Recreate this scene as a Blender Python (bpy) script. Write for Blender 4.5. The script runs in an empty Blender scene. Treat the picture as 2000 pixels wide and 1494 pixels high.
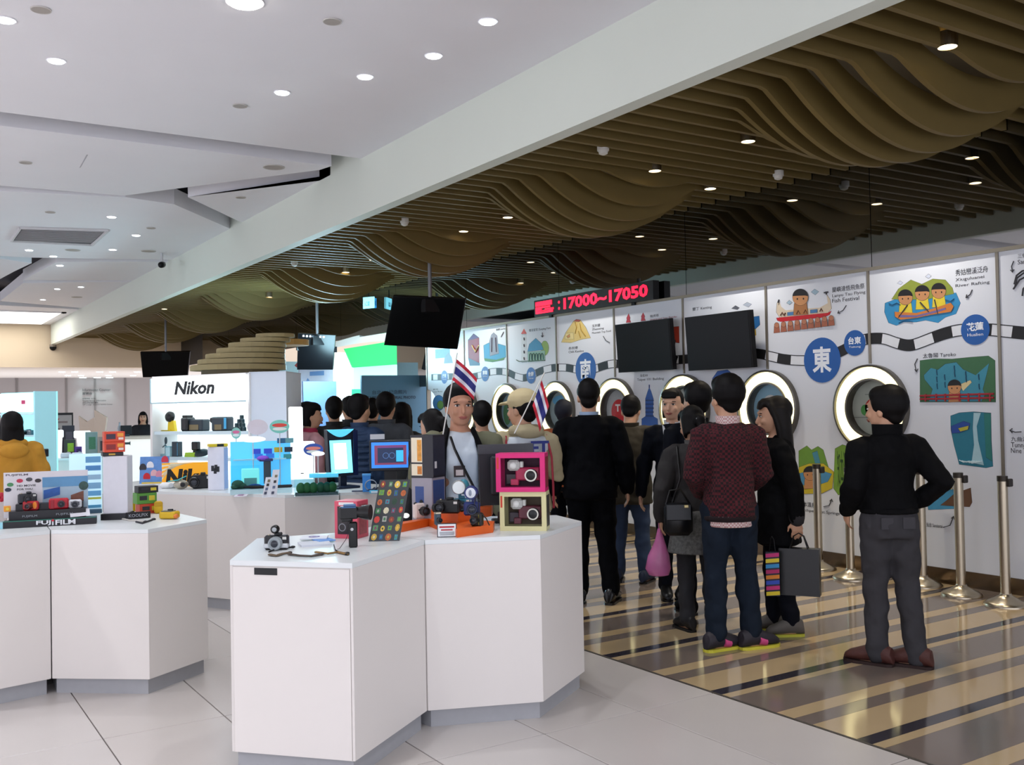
import bpy, bmesh, math, random
from math import sin, cos, pi, radians, sqrt
from mathutils import Vector, Matrix
random.seed(11)
SC = bpy.context.scene
COL = SC.collection

# ------------------------------------------------------------------ camera
FPX, YAW, PITCH, ROLL, EYE = 1912.9, radians(32.893), radians(1.27), radians(-1.091), 1.58
_F = Vector((sin(YAW)*cos(PITCH), cos(YAW)*cos(PITCH), sin(PITCH)))
_r = Vector((cos(YAW), -sin(YAW), 0)); _u = _r.cross(_F)
_R = _r*cos(ROLL) + _u*sin(ROLL); _U = -_r*sin(ROLL) + _u*cos(ROLL)
CO = Vector((0, 0, EYE))
cam = bpy.data.cameras.new('camera'); camo = bpy.data.objects.new('camera', cam); COL.objects.link(camo)
cam.sensor_fit = 'HORIZONTAL'; cam.sensor_width = 36; cam.lens = FPX/2000*36; cam.clip_end = 200; cam.clip_start = .05
m3 = Matrix((_R, _U, -_F)).transposed()
camo.matrix_world = Matrix.Translation(CO) @ m3.to_4x4()
SC.camera = camo

# ------------------------------------------------------------------ world, exposure
wd = bpy.data.worlds.new('world'); SC.world = wd; wd.use_nodes = True
wd.node_tree.nodes['Background'].inputs[0].default_value = (.86, .88, 1, 1)
wd.node_tree.nodes['Background'].inputs[1].default_value = 1.5
SC.view_settings.view_transform = 'Standard'; SC.view_settings.look = 'None'
SC.view_settings.gamma = 1; SC.view_settings.use_curve_mapping = False
SC.view_settings.exposure = .47
SC.cycles.adaptive_threshold = .03; SC.cycles.max_bounces = 6; SC.cycles.diffuse_bounces = 3; SC.cycles.glossy_bounces = 3; SC.cycles.transmission_bounces = 4; SC.cycles.transparent_max_bounces = 6

# pixel of the photograph -> point on a known plane of the place
def ray(x, y): return _F + _R*((x-1000)/FPX) - _U*((y-747)/FPX)
def onZ(x, y, Z): d = ray(x, y); return CO + d*((Z-EYE)/d.z)
def onX(x, y, X): d = ray(x, y); return CO + d*(X/d.x)
def onY(x, y, Y): d = ray(x, y); return CO + d*(Y/d.y)
def dep(x, y, D): return CO + ray(x, y)*D
def bearing(p): return math.atan2(p.x, p.y)

# ------------------------------------------------------------------ materials
def lin(c):
    if isinstance(c, str): c = tuple(int(c[i:i+2], 16) for i in (0, 2, 4))
    return tuple((v/255/12.92 if v/255 <= .04045 else ((v/255+.055)/1.055)**2.4) for v in c)
MATS = {}
def mat(c, rough=.5, metal=0., emit=0., var=.06, scale=18., bump=0., spec=.5, alpha=1., trans=0., ior=1.45, coat=0.):
    key = (str(c), rough, metal, emit, var, scale, bump, spec, alpha, trans, coat)
    if key in MATS: return MATS[key]
    m = bpy.data.materials.new('mat_%s' % (c if isinstance(c, str) else '%02x%02x%02x' % tuple(int(v) for v in c)))
    m.use_nodes = True; nt = m.node_tree; b = nt.nodes['Principled BSDF']; L = nt.links.new
    col = lin(c)
    b.inputs['Base Color'].default_value = (*col, 1); b.inputs['Roughness'].default_value = rough
    b.inputs['Metallic'].default_value = metal; b.inputs['Specular IOR Level'].default_value = spec
    b.inputs['Alpha'].default_value = alpha; b.inputs['Transmission Weight'].default_value = trans
    b.inputs['IOR'].default_value = ior; b.inputs['Coat Weight'].default_value = coat
    if emit:
        b.inputs['Emission Color'].default_value = (*col, 1); b.inputs['Emission Strength'].default_value = emit
    elif var or bump:
        tc = nt.nodes.new('ShaderNodeTexCoord'); n = nt.nodes.new('ShaderNodeTexNoise')
        n.inputs['Scale'].default_value = scale; n.inputs['Detail'].default_value = 3
        L(tc.outputs['Object'], n.inputs['Vector'])
        r = nt.nodes.new('ShaderNodeMapRange'); r.inputs[3].default_value = 1-var; r.inputs[4].default_value = 1+var
        L(n.outputs['Fac'], r.inputs[0])
        mx = nt.nodes.new('ShaderNodeMix'); mx.data_type = 'RGBA'; mx.blend_type = 'MULTIPLY'
        mx.inputs[0].default_value = 1; mx.inputs[6].default_value = (*col, 1)
        L(r.outputs[0], mx.inputs[7]); L(mx.outputs[2], b.inputs['Base Color'])
        if bump:
            bp = nt.nodes.new('ShaderNodeBump'); bp.inputs['Strength'].default_value = bump; bp.inputs['Distance'].default_value = .02
            L(n.outputs['Fac'], bp.inputs['Height']); L(bp.outputs[0], b.inputs['Normal'])
    MATS[key] = m; return m
def knit(c1, c2, scale):
    key = ('knit', c1, c2, scale)
    if key in MATS: return MATS[key]
    m = bpy.data.materials.new('knit'); m.use_nodes = True; nt = m.node_tree; b = nt.nodes['Principled BSDF']; L = nt.links.new
    tc = nt.nodes.new('ShaderNodeTexCoord'); mp = nt.nodes.new('ShaderNodeMapping'); L(tc.outputs['Object'], mp.inputs[0])
    ck = nt.nodes.new('ShaderNodeTexChecker'); ck.inputs['Scale'].default_value = scale
    ck.inputs[1].default_value = (*lin(c1), 1); ck.inputs[2].default_value = (*lin(c2), 1)
    L(mp.outputs[0], ck.inputs[0]); L(ck.outputs[0], b.inputs['Base Color']); b.inputs['Roughness'].default_value = .95
    MATS[key] = m; return m

# ------------------------------------------------------------------ mesh builder
class B:
    def __init__(s): s.v = []; s.f = []; s.m = []; s.k = 0
    def add(s, vs, fs, k=None):
        o = len(s.v); s.v += [tuple(v) for v in vs]; s.f += [tuple(i+o for i in f) for f in fs]; s.m += [s.k if k is None else k]*len(fs); return s
    def box(s, a, b, k=None):
        (x0, y0, z0), (x1, y1, z1) = a, b
        return s.add([(x0,y0,z0),(x1,y0,z0),(x1,y1,z0),(x0,y1,z0),(x0,y0,z1),(x1,y0,z1),(x1,y1,z1),(x0,y1,z1)],
                     [(0,3,2,1),(4,5,6,7),(0,1,5,4),(1,2,6,5),(2,3,7,6),(3,0,4,7)], k)
    def cbox(s, c, d, k=None, M=None):
        x, y, z = d[0]/2, d[1]/2, d[2]/2; c = Vector(c)
        P = [Vector(p) for p in [(-x,-y,-z),(x,-y,-z),(x,y,-z),(-x,y,-z),(-x,-y,z),(x,-y,z),(x,y,z),(-x,y,z)]]
        if M is not None: P = [M @ p for p in P]
        return s.add([c+p for p in P], [(0,3,2,1),(4,5,6,7),(0,1,5,4),(1,2,6,5),(2,3,7,6),(3,0,4,7)], k)
    def bbox(s, c, d, r=.006, k=None, M=None):
        """box with chamfered edges"""
        x, y, z = d[0]/2, d[1]/2, d[2]/2; r = min(r, x*.9, y*.9, z*.9); vs = []; c = Vector(c); ix = {}
        for sx in (-1,1):
            for sy in (-1,1):
                for sz in (-1,1):
                    for a in range(3):
                        p = [sx*(x-r), sy*(y-r), sz*(z-r)]; p[a] = (sx*x, sy*y, sz*z)[a]
                        ix[(sx,sy,sz,a)] = len(vs); p = Vector(p); vs.append(c+(M @ p if M is not None else p))
        fs = []
        for a in range(3):
            b_, c_ = (a+1)%3, (a+2)%3
            for sg in (-1,1):
                def key(u, w):
                    q = [0,0,0]; q[a] = sg; q[b_] = u; q[c_] = w; return ix[(*q, a)]
                q = [key(-1,-1), key(1,-1), key(1,1), key(-1,1)]; fs.append(tuple(q if sg > 0 else q[::-1]))
            for u in (-1,1):
                for w in (-1,1):
                    def key2(t, ax):
                        q = [0,0,0]; q[a] = t; q[b_] = u; q[c_] = w; return ix[(*q, ax)]
                    q = [key2(-1,b_), key2(1,b_), key2(1,c_), key2(-1,c_)]; fs.append(tuple(q if u*w > 0 else q[::-1]))
        for sx in (-1,1):
            for sy in (-1,1):
                for sz in (-1,1):
                    t = [ix[(sx,sy,sz,a)] for a in range(3)]; fs.append(tuple(t if sx*sy*sz > 0 else t[::-1]))
        return s.add(vs, fs, k)
    def prism(s, poly, z0, z1, k=None):
        n = len(poly)
        if sum(poly[i][0]*poly[(i+1)%n][1]-poly[(i+1)%n][0]*poly[i][1] for i in range(n)) < 0: poly = poly[::-1]
        vs = [(p[0],p[1],z0) for p in poly]+[(p[0],p[1],z1) for p in poly]
        return s.add(vs, [tuple(range(n))[::-1], tuple(range(n,2*n))]+[(i,(i+1)%n,n+(i+1)%n,n+i) for i in range(n)], k)
    def slab(s, pts, off, k=None):
        """any planar outline given a thickness vector"""
        n = len(pts); o = Vector(off); P = [Vector(p) for p in pts]
        nn = Vector((0,0,0))
        for i in range(n): nn += P[i].cross(P[(i+1)%n])
        if nn.dot(o) > 0: P = P[::-1]
        return s.add(P+[p+o for p in P], [tuple(range(n)), tuple(range(n,2*n))[::-1]]+[((i+1)%n,i,n+i,n+(i+1)%n) for i in range(n)], k)
    def flat(s, pts, k=None): return s.add(pts, [tuple(range(len(pts)))], k)
    def loft(s, rings, n=14, k=None, cap=True):
        """rings: (centre, u, v) ellipses"""
        vs = []
        for c, u, v in rings:
            c, u, v = Vector(c), Vector(u), Vector(v)
            vs += [c+u*cos(2*pi*i/n)+v*sin(2*pi*i/n) for i in range(n)]
        fs = []
        for j in range(len(rings)-1):
            for i in range(n): fs.append((j*n+i, j*n+(i+1)%n, (j+1)*n+(i+1)%n, (j+1)*n+i))
        if cap: fs.append(tuple(range(n))[::-1]); fs.append(tuple(range((len(rings)-1)*n, len(rings)*n)))
        return s.add(vs, fs, k)
    def zl(s, rows, n=14, k=None):
        """upright loft, rows (z, cx, cy, rx, ry)"""
        return s.loft([((cx,cy,z),(rx,0,0),(0,ry,0)) for z,cx,cy,rx,ry in rows], n, k)
    def limb(s, pts, rad, n=12, k=None, flat=1., side=None, dome=True):
        P = [Vector(p) for p in pts]; rings = []
        for i, p in enumerate(P):
            t = ((P[min(i+1,len(P)-1)]-P[max(i-1,0)])).normalized()
            h = Vector(side) if side is not None else (Vector((0,1,0)) if abs(t.y) < .9 else Vector((1,0,0)))
            u = (h-t*h.dot(t)).normalized(); v = t.cross(u); rings.append([p,t,u,v,rad[i] if isinstance(rad,(list,tuple)) else rad])
        out = []
        if dome:
            p,t,u,v,r = rings[0]; out += [(p-t*r*.92, u*r*.35, v*r*.35*flat),(p-t*r*.6, u*r*.8, v*r*.8*flat)]
        out += [(p,u*r,v*r*flat) for p,t,u,v,r in rings]
        if dome:
            p,t,u,v,r = rings[-1]; out += [(p+t*r*.6, u*r*.8, v*r*.8*flat),(p+t*r*.92, u*r*.35, v*r*.35*flat)]
        return s.loft(out, n, k)
    def cyl(s, p, q, r, r2=None, n=20, k=None): return s.limb([p,q],[r,r if r2 is None else r2], n, k, dome=False)
    def ell(s, c, r, n=14, k=None, M=None):
        c = Vector(c); R3 = M if M is not None else Matrix.Identity(3); rows = []
        for j in range(9):
            a = -pi/2+pi*(j+.25 if j == 0 else (j-.25 if j == 8 else j))/8
            rows.append((c+R3@Vector((0,0,r[2]*sin(a))), R3@Vector((r[0]*cos(a),0,0)), R3@Vector((0,r[1]*cos(a),0))))
        return s.loft(rows, n, k)
    def lathe(s, prof, c=(0,0,0), axis=(0,0,1), n=28, k=None, closed=False):
        a = Vector(axis).normalized(); h = Vector((1,0,0)) if abs(a.x) < .9 else Vector((0,1,0))
        u = (h-a*h.dot(a)).normalized(); v = a.cross(u); c = Vector(c)
        if closed:
            vs = []; m = len(prof)
            for r, z in prof: vs += [c+a*z+u*(r*cos(2*pi*i/n))+v*(r*sin(2*pi*i/n)) for i in range(n)]
            return s.add(vs, [(j*n+i, j*n+(i+1)%n, ((j+1)%m)*n+(i+1)%n, ((j+1)%m)*n+i) for j in range(m) for i in range(n)], k)
        return s.loft([(c+a*z, u*max(r,1e-4), v*max(r,1e-4)) for r,z in prof], n, k)

def link(o, parent=None):
    COL.objects.link(o)
    if parent is not None: o.parent = parent
    return o
def obj(name, b, m, parent=None, smooth=False, loc=None):
    me = bpy.data.meshes.new(name); me.from_pydata(b.v, [], b.f)
    for x in (m if isinstance(m, (list, tuple)) else [m]): me.materials.append(x)
    if any(b.m): me.polygons.foreach_set('material_index', b.m)
    bm = bmesh.new(); bm.from_mesh(me); bmesh.ops.recalc_face_normals(bm, faces=bm.faces)
    bm.to_mesh(me); bm.free()
    if smooth:
        me.polygons.foreach_set('use_smooth', [True]*len(me.polygons))
        me.set_sharp_from_angle(angle=radians(50))
    o = bpy.data.objects.new(name, me); link(o, parent)
    if loc is not None: o.location = loc
    return o
def tag(o, label, cat, group=None):
    o['label'] = label; o['category'] = cat
    if group: o['group'] = group
    return o
def thing(name, label, cat, loc=(0,0,0), rotz=0., group=None):
    o = bpy.data.objects.new(name, None); link(o); o.empty_display_size = .05
    o.location = loc; o.rotation_euler = (0,0,rotz); return tag(o, label, cat, group)
def struct(name, b, m, smooth=False):
    o = obj(name, b, m, None, smooth); o['kind'] = 'structure'; return o
def sempty(name):
    o = bpy.data.objects.new(name, None); link(o); o['kind'] = 'structure'; return o
PEND = []
def text(body, name, m, parent, o, ex, ey, w, h, ext=.0008, bold=0., shear=0.):
    """lettering fitted to a w x h rectangle from its lower left corner o"""
    cu = bpy.data.curves.new(name, 'FONT'); cu.body = body; cu.extrude = .01; cu.offset = bold; cu.shear = shear; cu.resolution_u = 2
    t = bpy.data.objects.new(name+'_src', cu); COL.objects.link(t)
    PEND.append(('t', t, name, m, parent, Vector(o), Vector(ex).normalized(), Vector(ey).normalized(), w, h, ext))
FOLD = bpy.data.textures.new('cloth_folds', 'CLOUDS'); FOLD.noise_scale = .10; FOLD.noise_depth = 1
def blob(name, b, m, parent, vox=.014, sm=5, fac=.5, fold=0.):
    """closed shapes grown together into one continuous skin"""
    me = bpy.data.meshes.new(name); me.from_pydata(b.v, [], b.f)
    bm = bmesh.new(); bm.from_mesh(me); bmesh.ops.recalc_face_normals(bm, faces=bm.faces); bm.to_mesh(me); bm.free()
    o = bpy.data.objects.new(name, me); link(o, parent)
    r = o.modifiers.new('r', 'REMESH'); r.mode = 'VOXEL'; r.voxel_size = vox; r.use_smooth_shade = True
    if sm: s_ = o.modifiers.new('s', 'SMOOTH'); s_.factor = fac; s_.iterations = sm
    if fold:
        d_ = o.modifiers.new('d', 'DISPLACE'); d_.texture = FOLD; d_.strength = fold; d_.mid_level = .5; d_.texture_coords = 'GLOBAL'
    PEND.append(('b', o, m)); return o
def flush():
    bpy.context.view_layer.update(); dg = bpy.context.evaluated_depsgraph_get(); new = []
    for p in PEND: new.append(bpy.data.meshes.new_from_object(p[1].evaluated_get(dg)))
    for p, me in zip(PEND, new):
        if p[0] == 't':
            _, t, name, m, parent, o, ex, ey, w, h, ext = p
            xs = [v.co.x for v in me.vertices] or [0,1]; ys = [v.co.y for v in me.vertices] or [0,1]
            x0, x1, y0, y1 = min(xs), max(xs), min(ys), max(ys); ez = ex.cross(ey)
            for v in me.vertices:
                c = v.co; v.co = o+ex*((c.x-x0)/(x1-x0)*w)+ey*((c.y-y0)/(y1-y0)*h)+ez*(ext*(c.z/.01+1))
            me.materials.clear(); me.materials.append(m); me.name = name
            no = bpy.data.objects.new(name, me)
            if isinstance(parent, tuple):      # lettering given in world space on a thing that is turned
                link(no, parent[1]); no.matrix_parent_inverse = (Matrix.Translation(parent[1].location) @ parent[1].rotation_euler.to_matrix().to_4x4()).inverted()
            else: link(no, parent)
            bpy.data.objects.remove(t)
        else:
            _, o, m = p; o.modifiers.clear(); o.data = me; me.materials.clear()
            for x in (m if isinstance(m,(list,tuple)) else [m]): me.materials.append(x)
            me.polygons.foreach_set('use_smooth', [True]*len(me.polygons))
    PEND.clear()
def circ(c, u, v, r, r2=None, n=28, a0=0, a1=2*pi):
    c, u, v = Vector(c), Vector(u), Vector(v); r2 = r if r2 is None else r2
    full = abs(a1-a0-2*pi) < 1e-6; q = n if full else n+1
    return [c+u*(r*cos(a0+(a1-a0)*i/n))+v*(r2*sin(a0+(a1-a0)*i/n)) for i in range(q)]

WHITE = mat('e4e1df', .45, var=.02, scale=3); CEIL = mat('e8e7ec', .8, var=.02, scale=2)
DARK = mat('15161a', .4); BLACK = mat('08080a', .35); STEEL = mat('b9ad98', .28, 1., var=.03)
GREY = mat('8d8f94', .4); LAMP = mat('f4fbff', .5, emit=9.); WLAMP = mat('ffe9bd', .5, emit=7.)
WX, BX, BM, CH, CZ, SZ = 7.54, 3.79, 4.04, .92, 4.053, 3.70      # panel wall, floor edge, beam, counter height, ceiling, slat undersides

# ------------------------------------------------------------------ spot lamps: fittings of the two ceilings, and added ones
def lamp(p, watt, col, size=1.9, blend=.8, rad=.05):
    l = bpy.data.lights.new('spot_beam', 'SPOT'); l.energy = watt; l.color = col; l.spot_size = size; l.spot_blend = blend
    l.shadow_soft_size = rad
    o = bpy.data.objects.new('spot_beam', l); link(o); o.location = p; return o
# ================================================================== the place
# floor: pale stone tiles on the left, polished striped stone on the right
fl = struct('floor', B().box((-14,-4,-.3),(BX,32,-.012)), mat('8a8480', .6))
TILE = [mat(c, .28, var=.05, scale=1.7, spec=.4) for c in ('c4bdb8','bfb8b3','c7c1bd')]
tm = {}
for i in range(-8, 5):
    for j in range(0, 13):
        x0 = .905+.588*i; y0 = 1.5+1.2*j; x1 = min(x0+.588, BX-.012)
        if x0 < -1.2-.0*j or x1-x0 < .05: continue
        w = round(x1-x0, 3); key = (w, (i*7+j*3) % 3)
        if key not in tm:
            t = obj('tile', B().bbox((w/2,.6,-.011),(w-.006,1.194,.022),.002), TILE[key[1]], fl); tm[key] = t
        else: t = tm[key].copy(); link(t)
        t.parent = fl; t.location = (x0, y0, 0)
far = obj('far_tiles', B().box((-14,1.5+15.6,-.02),(BX-.01,32,0)).box((-14,-4,-.02),(BX-.01,1.5,0)).box((-14,1.5,-.02),(.905-.588*3,17.1,0)), TILE[0], fl); far['kind'] = 'stuff'
obj('threshold', B().box((BX-.012,-4,-.02),(BX+.004,32,.001)), mat('4b463f', .4), fl)
fs = struct('floor_striped', B().box((BX,-4,-.3),(WX+.6,32,-.012)), mat('6b6258', .5))
BEI, GRY, DRK = mat('b39c78', .1, var=.06, scale=2.5, spec=.6), mat('71655d', .12, var=.05, scale=3, spec=.6), mat('332f36', .1, var=.04, spec=.6)
y = 4.89-.95*6; sm_ = {}
while y < 18:
    for w, m in ((.255,BEI),(.115,GRY),(.115,BEI),(.315,GRY),(.065,BEI),(.085,DRK)):
        if w not in sm_: sm_[w] = {}
        if m.name not in sm_[w]:
            o = obj('stone_strip', B().box((BX+.004,0,-.012),(WX+.1,w-.0015,0)), m, fs); sm_[w][m.name] = o
        else: o = sm_[w][m.name].copy(); link(o); o.parent = fs
        o.location = (0, y, 0); y += w
o = obj('far_strips', B().box((BX+.004,y,-.012),(WX+6,32,0)).box((WX+.1,-4,-.012),(WX+6,14,0)), BEI, fs); o['kind'] = 'stuff'

# white ceiling of separate plates with open slots between them
ce = sempty('ceiling')
def plate(pts, zt=CZ+.2): obj('ceiling_plate', B().prism([(p[0],p[1]) for p in pts], CZ, zt), CEIL, ce)
C_ = lambda x, y: onZ(x, y, CZ)
FS = BM/BX
def Q(x, y): return (x*FS, y*FS)
plate([(-14,-5),(BM,-5),Q(3.79,8.38),Q(-13,8.44)])
plate([Q(-13,8.86),Q(3.66,8.78),Q(3.62,8.98),Q(2.42,10.74),Q(2.22,11.05),Q(1.04,11.12),Q(-13,11.6)])
plate([C_(367,385),C_(648,350),Q(3.79,9.12),Q(3.79,11.95),C_(462,430)])
plate([Q(-13,11.9),C_(0,373),C_(245,385),C_(340,399),C_(450,447),Q(3.79,12.68),Q(3.79,15.42),C_(165,505),C_(60,503),C_(0,500),Q(-13,16.6)])
plate([C_(110,512),Q(2.66,16.2),Q(3.79,15.65),Q(3.79,18.16),C_(45,547)])
plate([C_(45,553),Q(3.79,18.3),Q(3.79,23.4),C_(0,588)])
plate([C_(0,505),C_(62,514),C_(28,530),C_(0,545),Q(-13,18.6),Q(-13,16.9)])
plate([Q(-13,23.3),C_(0,596),Q(3.79,23.75),(BM,32),(-14,32)], CZ+.1)
obj('ceiling_void', B().box((-14,-5,CZ+.42),(BM,32,CZ+.5)), mat('4a4850', .9), ce)
obj('access_hatch', B().slab([C_(155,328)+Vector((0,0,-.002)), C_(158,326)+Vector((0,0,-.002)), C_(172,302)+Vector((0,0,-.002)), C_(169,302)+Vector((0,0,-.002))], (0,0,.002)), mat('b0afb6', .8), ce)
# the long white beam
struct('trim_1', B().box((BM,-5,3.492),(BM+.125,29.9,4.45)), mat('d6dcd2', .6, var=.02, scale=1.5))
# wooden slat ceiling with hanging waves
sl = sempty('ceiling_slats')
WOOD = mat('715f33', .6, var=.10, scale=4); 
obj('ceiling_plenum', B().box((BM+.12,-5,4.14),(WX+.08,31,4.2)), mat('857b66', .9), sl)
BUMPS = [(6.1, 4.42+3.47*k) for k in range(-2, 8)]
def droop(x, y):
    d = 0
    for cx, cy in BUMPS:
        r2 = ((x-cx)/1.07)**2+((y-cy)/1.02)**2
        if r2 < 1:
            q = 1-r2; d = max(d, .45*(q*q/(q+.05)))
    return d
N = 64; XS = [BM+.13+(WX+.05-BM-.13)*i/N for i in range(N+1)]
y = -1.9; sc_ = {}
while y < 30.5:
    key = tuple(round(droop(x, y), 3) for x in XS)
    if max(key) == 0 and 'flat' in sc_:
        o = sc_['flat'].copy(); link(o, sl); o.location = (0, y, 0)
    else:
        b = B(); n = N+1; t = .02
        vs = [(x,-t,SZ-d) for x, d in zip(XS, key)]+[(x,t,SZ-d) for x, d in zip(XS, key)]
        hz = [SZ+.20-(d if d < .06 else d*.88) for d in key]
        vs += [(x,-t,h) for x, h in zip(XS, hz)]+[(x,t,h) for x, h in zip(XS, hz)]
        fs_ = []
        for i in range(N):
            fs_ += [(i,i+1,n+i+1,n+i),(2*n+i,3*n+i,3*n+i+1,2*n+i+1),(i,2*n+i,2*n+i+1,i+1),(n+i,n+i+1,3*n+i+1,3*n+i)]
        fs_ += [(0,n,3*n,2*n),(N,2*n+N,3*n+N,n+N)]
        b.add(vs, fs_); o = obj('slat', b, WOOD, sl, True); o.location = (0, y, 0)
        if max(key) == 0: sc_['flat'] = o
    y += .2171
# dark glass above the panels mirrors the slats
wg = sempty('wall_glass')
GLASS = mat('0b0e0f', .02, var=0, spec=1.); GLASS.node_tree.nodes['Principled BSDF'].inputs['IOR'].default_value = 2.3
for k in range(-4, 9):
    y0 = 5.68+2.44*k; z0 = 1.9 if y0 < 14 else 2.9; obj('glass_pane', B().box((WX+.06,y0+.004,z0),(WX+.075,y0+2.436,4.14)), GLASS, wg)
obj('mullion_backing', B().box((WX+.076,-5,1.9),(WX+.09,15.4,4.14)).box((WX+.076,15.4,2.9),(WX+.09,30,4.14)), DARK, wg)

# printed panels with round lit windows on the seams
wr = sempty('wall_right')
PANEL = mat('dfe3ea', .35, var=.02, scale=2); Y0, PW, ZC, ZT = 4.455, 1.22, 1.485, 2.725
RH = .36
def seam(i): return Y0+PW*i
for i in range(-5, 8):
    ya, yb = seam(i)+.006, seam(i+1)-.006
    pts = [(ya,.13),(yb,.13)]
    if 1 <= i+1 <= 8: pts += [(seam(i+1)-RH*cos(a), ZC+RH*sin(a)) for a in [(-pi/2+pi*k/16) for k in range(17)]]
    pts += [(yb,ZT),(ya,ZT)]
    if 1 <= i <= 8: pts += [(seam(i)+RH*cos(a), ZC+RH*sin(a)) for a in [(pi/2-pi*k/16) for k in range(17)]]
    obj('panel', B().slab([(WX,p[0],p[1]) for p in pts], (.05,0,0)), PANEL, wr)
    s_ = B()
    if 0 < i <= 8: s_.box((WX-.012,seam(i)-.012,.13),(WX+.05,seam(i)+.012,ZC-.4)).box((WX-.012,seam(i)-.012,ZC+.4),(WX+.05,seam(i)+.012,ZT))
    else: s_.box((WX-.012,seam(i)-.012,.13),(WX+.05,seam(i)+.012,ZT))
    obj('seam_strip', s_, mat('8b8477', .4, .7), wr)
obj('seam_strip', B().box((WX-.012,seam(8)-.012,.13),(WX+.05,seam(8)+.012,ZT)), mat('8b8477', .4, .7), wr)
obj('top_rail', B().box((WX-.02,seam(-5),ZT),(WX+.055,seam(8)+.012,ZT+.03)), mat('8f8878', .35, .8), wr)
o = struct('baseboard_right', B().box((WX-.012,-2,0),(WX+.05,seam(8),.13)), mat('6a5a48', .25, .9))
NICHE = ['b6bdae','9cc4d8','b4b8b0','c9ccd0','8fb2c4','7d9a86','a8b4ba','b0b6ba']
for i in range(1, 8):
    c = (WX, seam(i), ZC)
    w = sempty('window_%d' % i)
    obj('outer_trim', B().lathe([(.392,0),(.392,-.05),(.372,-.055),(.372,0)], c, (1,0,0), 48, closed=True), mat('6b675f', .3, .8), w, True)
    obj('lit_ring', B().lathe([(.371,-.002),(.371,-.028),(.355,-.044),(.285,-.044),(.268,-.028),(.268,-.002)], c, (1,0,0), 48, closed=True), mat('fff3b8', .5, emit=1.5), w, True)
    obj('inner_trim', B().lathe([(.267,0),(.267,-.04),(.25,-.04),(.25,.055),(.267,.055)], c, (1,0,0), 48, closed=True), mat('6b675f', .3, .8), w, True)
    obj('niche_back', B().lathe([(.3,.052),(.3,.056)], c, (1,0,0), 40), mat(NICHE[i], .5), w)
    obj('glass', B().lathe([(.25,-.012),(.25,-.009)], c, (1,0,0), 40), mat('ffffff', .02, var=0, trans=1., ior=1.1), w)
# ------------------------------------------------------------------ far end: information desk room, lit ceiling, photo booth
wb = struct('wall_back', B().box((-14,39,0),(26,39.2,2.95)), mat('8f8783', .6, var=.03, scale=1))
for px in (33, 130, 186, 245):
    p = onY(px, 790, 38.99); obj('wall_joint', B().box((p.x-.03,38.975,0),(p.x+.03,39,2.9)), mat('6b6460', .6), wb)
struct('ceiling_back', B().box((-14,30.3,2.86),(26,39,2.95)), mat('cfc4b6', .7))
struct('wall_fascia', B().box((-14,30,2.86),(26,30.3,4.5)), mat('d9c7ae', .7, var=.03, scale=1))
tg = sempty('ceiling_light_panel')
obj('diffuser', B().box((1.4,26.2,CZ-.02),(BM-.27,29.6,CZ)), mat('fffdf6', .5, emit=2.6), tg)
obj('frame', B().box((1.3,26.1,CZ-.03),(1.4,29.7,CZ)).box((BM-.27,26.1,CZ-.03),(BM-.16,29.7,CZ)).box((1.3,26.1,CZ-.03),(BM-.16,26.2,CZ)).box((1.3,29.6,CZ-.03),(BM-.16,29.7,CZ)), CEIL, tg)
TXT = mat('35302f', .6)
def walltext(body, x0, x1, yb, yt, Y, parent, m=TXT, **k):
    a, b = onY(x0, yb, Y), onY(x1, yb, Y); t = onY(x0, yt, Y)
    text(body, 'lettering', m, parent, a, (1,0,0), (0,0,1), b.x-a.x, t.z-a.z, **k)
walltext('Information Counter', 161, 216, 764, 759, 38.97, wb)
walltext('服務台', 161, 180, 771, 766, 38.97, wb, bold=.02)
for q, (s_, w) in enumerate((('營業時間  Hours',26),('Tourist Service  Information',46),('諮詢服務',31),('VIP Lounge  Souvenir Service Center',59))):
    walltext(s_, 161, 161+w, 780+4.1*q, 777+4.1*q, 38.97, wb)
for q, px in enumerate((160, 188, 212)):
    p = onY(px, 742, 38.9); obj('wall_washer', B().cyl((p.x,38.7,2.84),(p.x,38.7,2.86),.12), mat('c8f4ff', .5, emit=5), wb)
    l = lamp((p.x, 38.75, 2.8), 30, (.6,.95,1), 1.3)
for k, (px, py) in enumerate(((121,726),(133,733),(146,726),(158,733),(195,726),(212,733),(220,726),(260,733),(268,726))):
    p = onZ(px, py, 2.86); t = tag(obj('recessed_downlight', B().cyl((p.x,p.y,2.84),(p.x,p.y,2.86),.09,n=16), LAMP), 'tiny lit soffit downlight over the information counter, %s row, %s from the left' % (('upper','lower')[py > 730], ('first','first','second','second','third','third','fourth','fourth','fifth')[k]), 'downlight', 'soffit downlights over the information counter')
for q, x in enumerate((4.2, 8.0)): lamp((x, 33, 2.7), 160, (1,.93,.85), 2.6, .9, .2)

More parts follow.
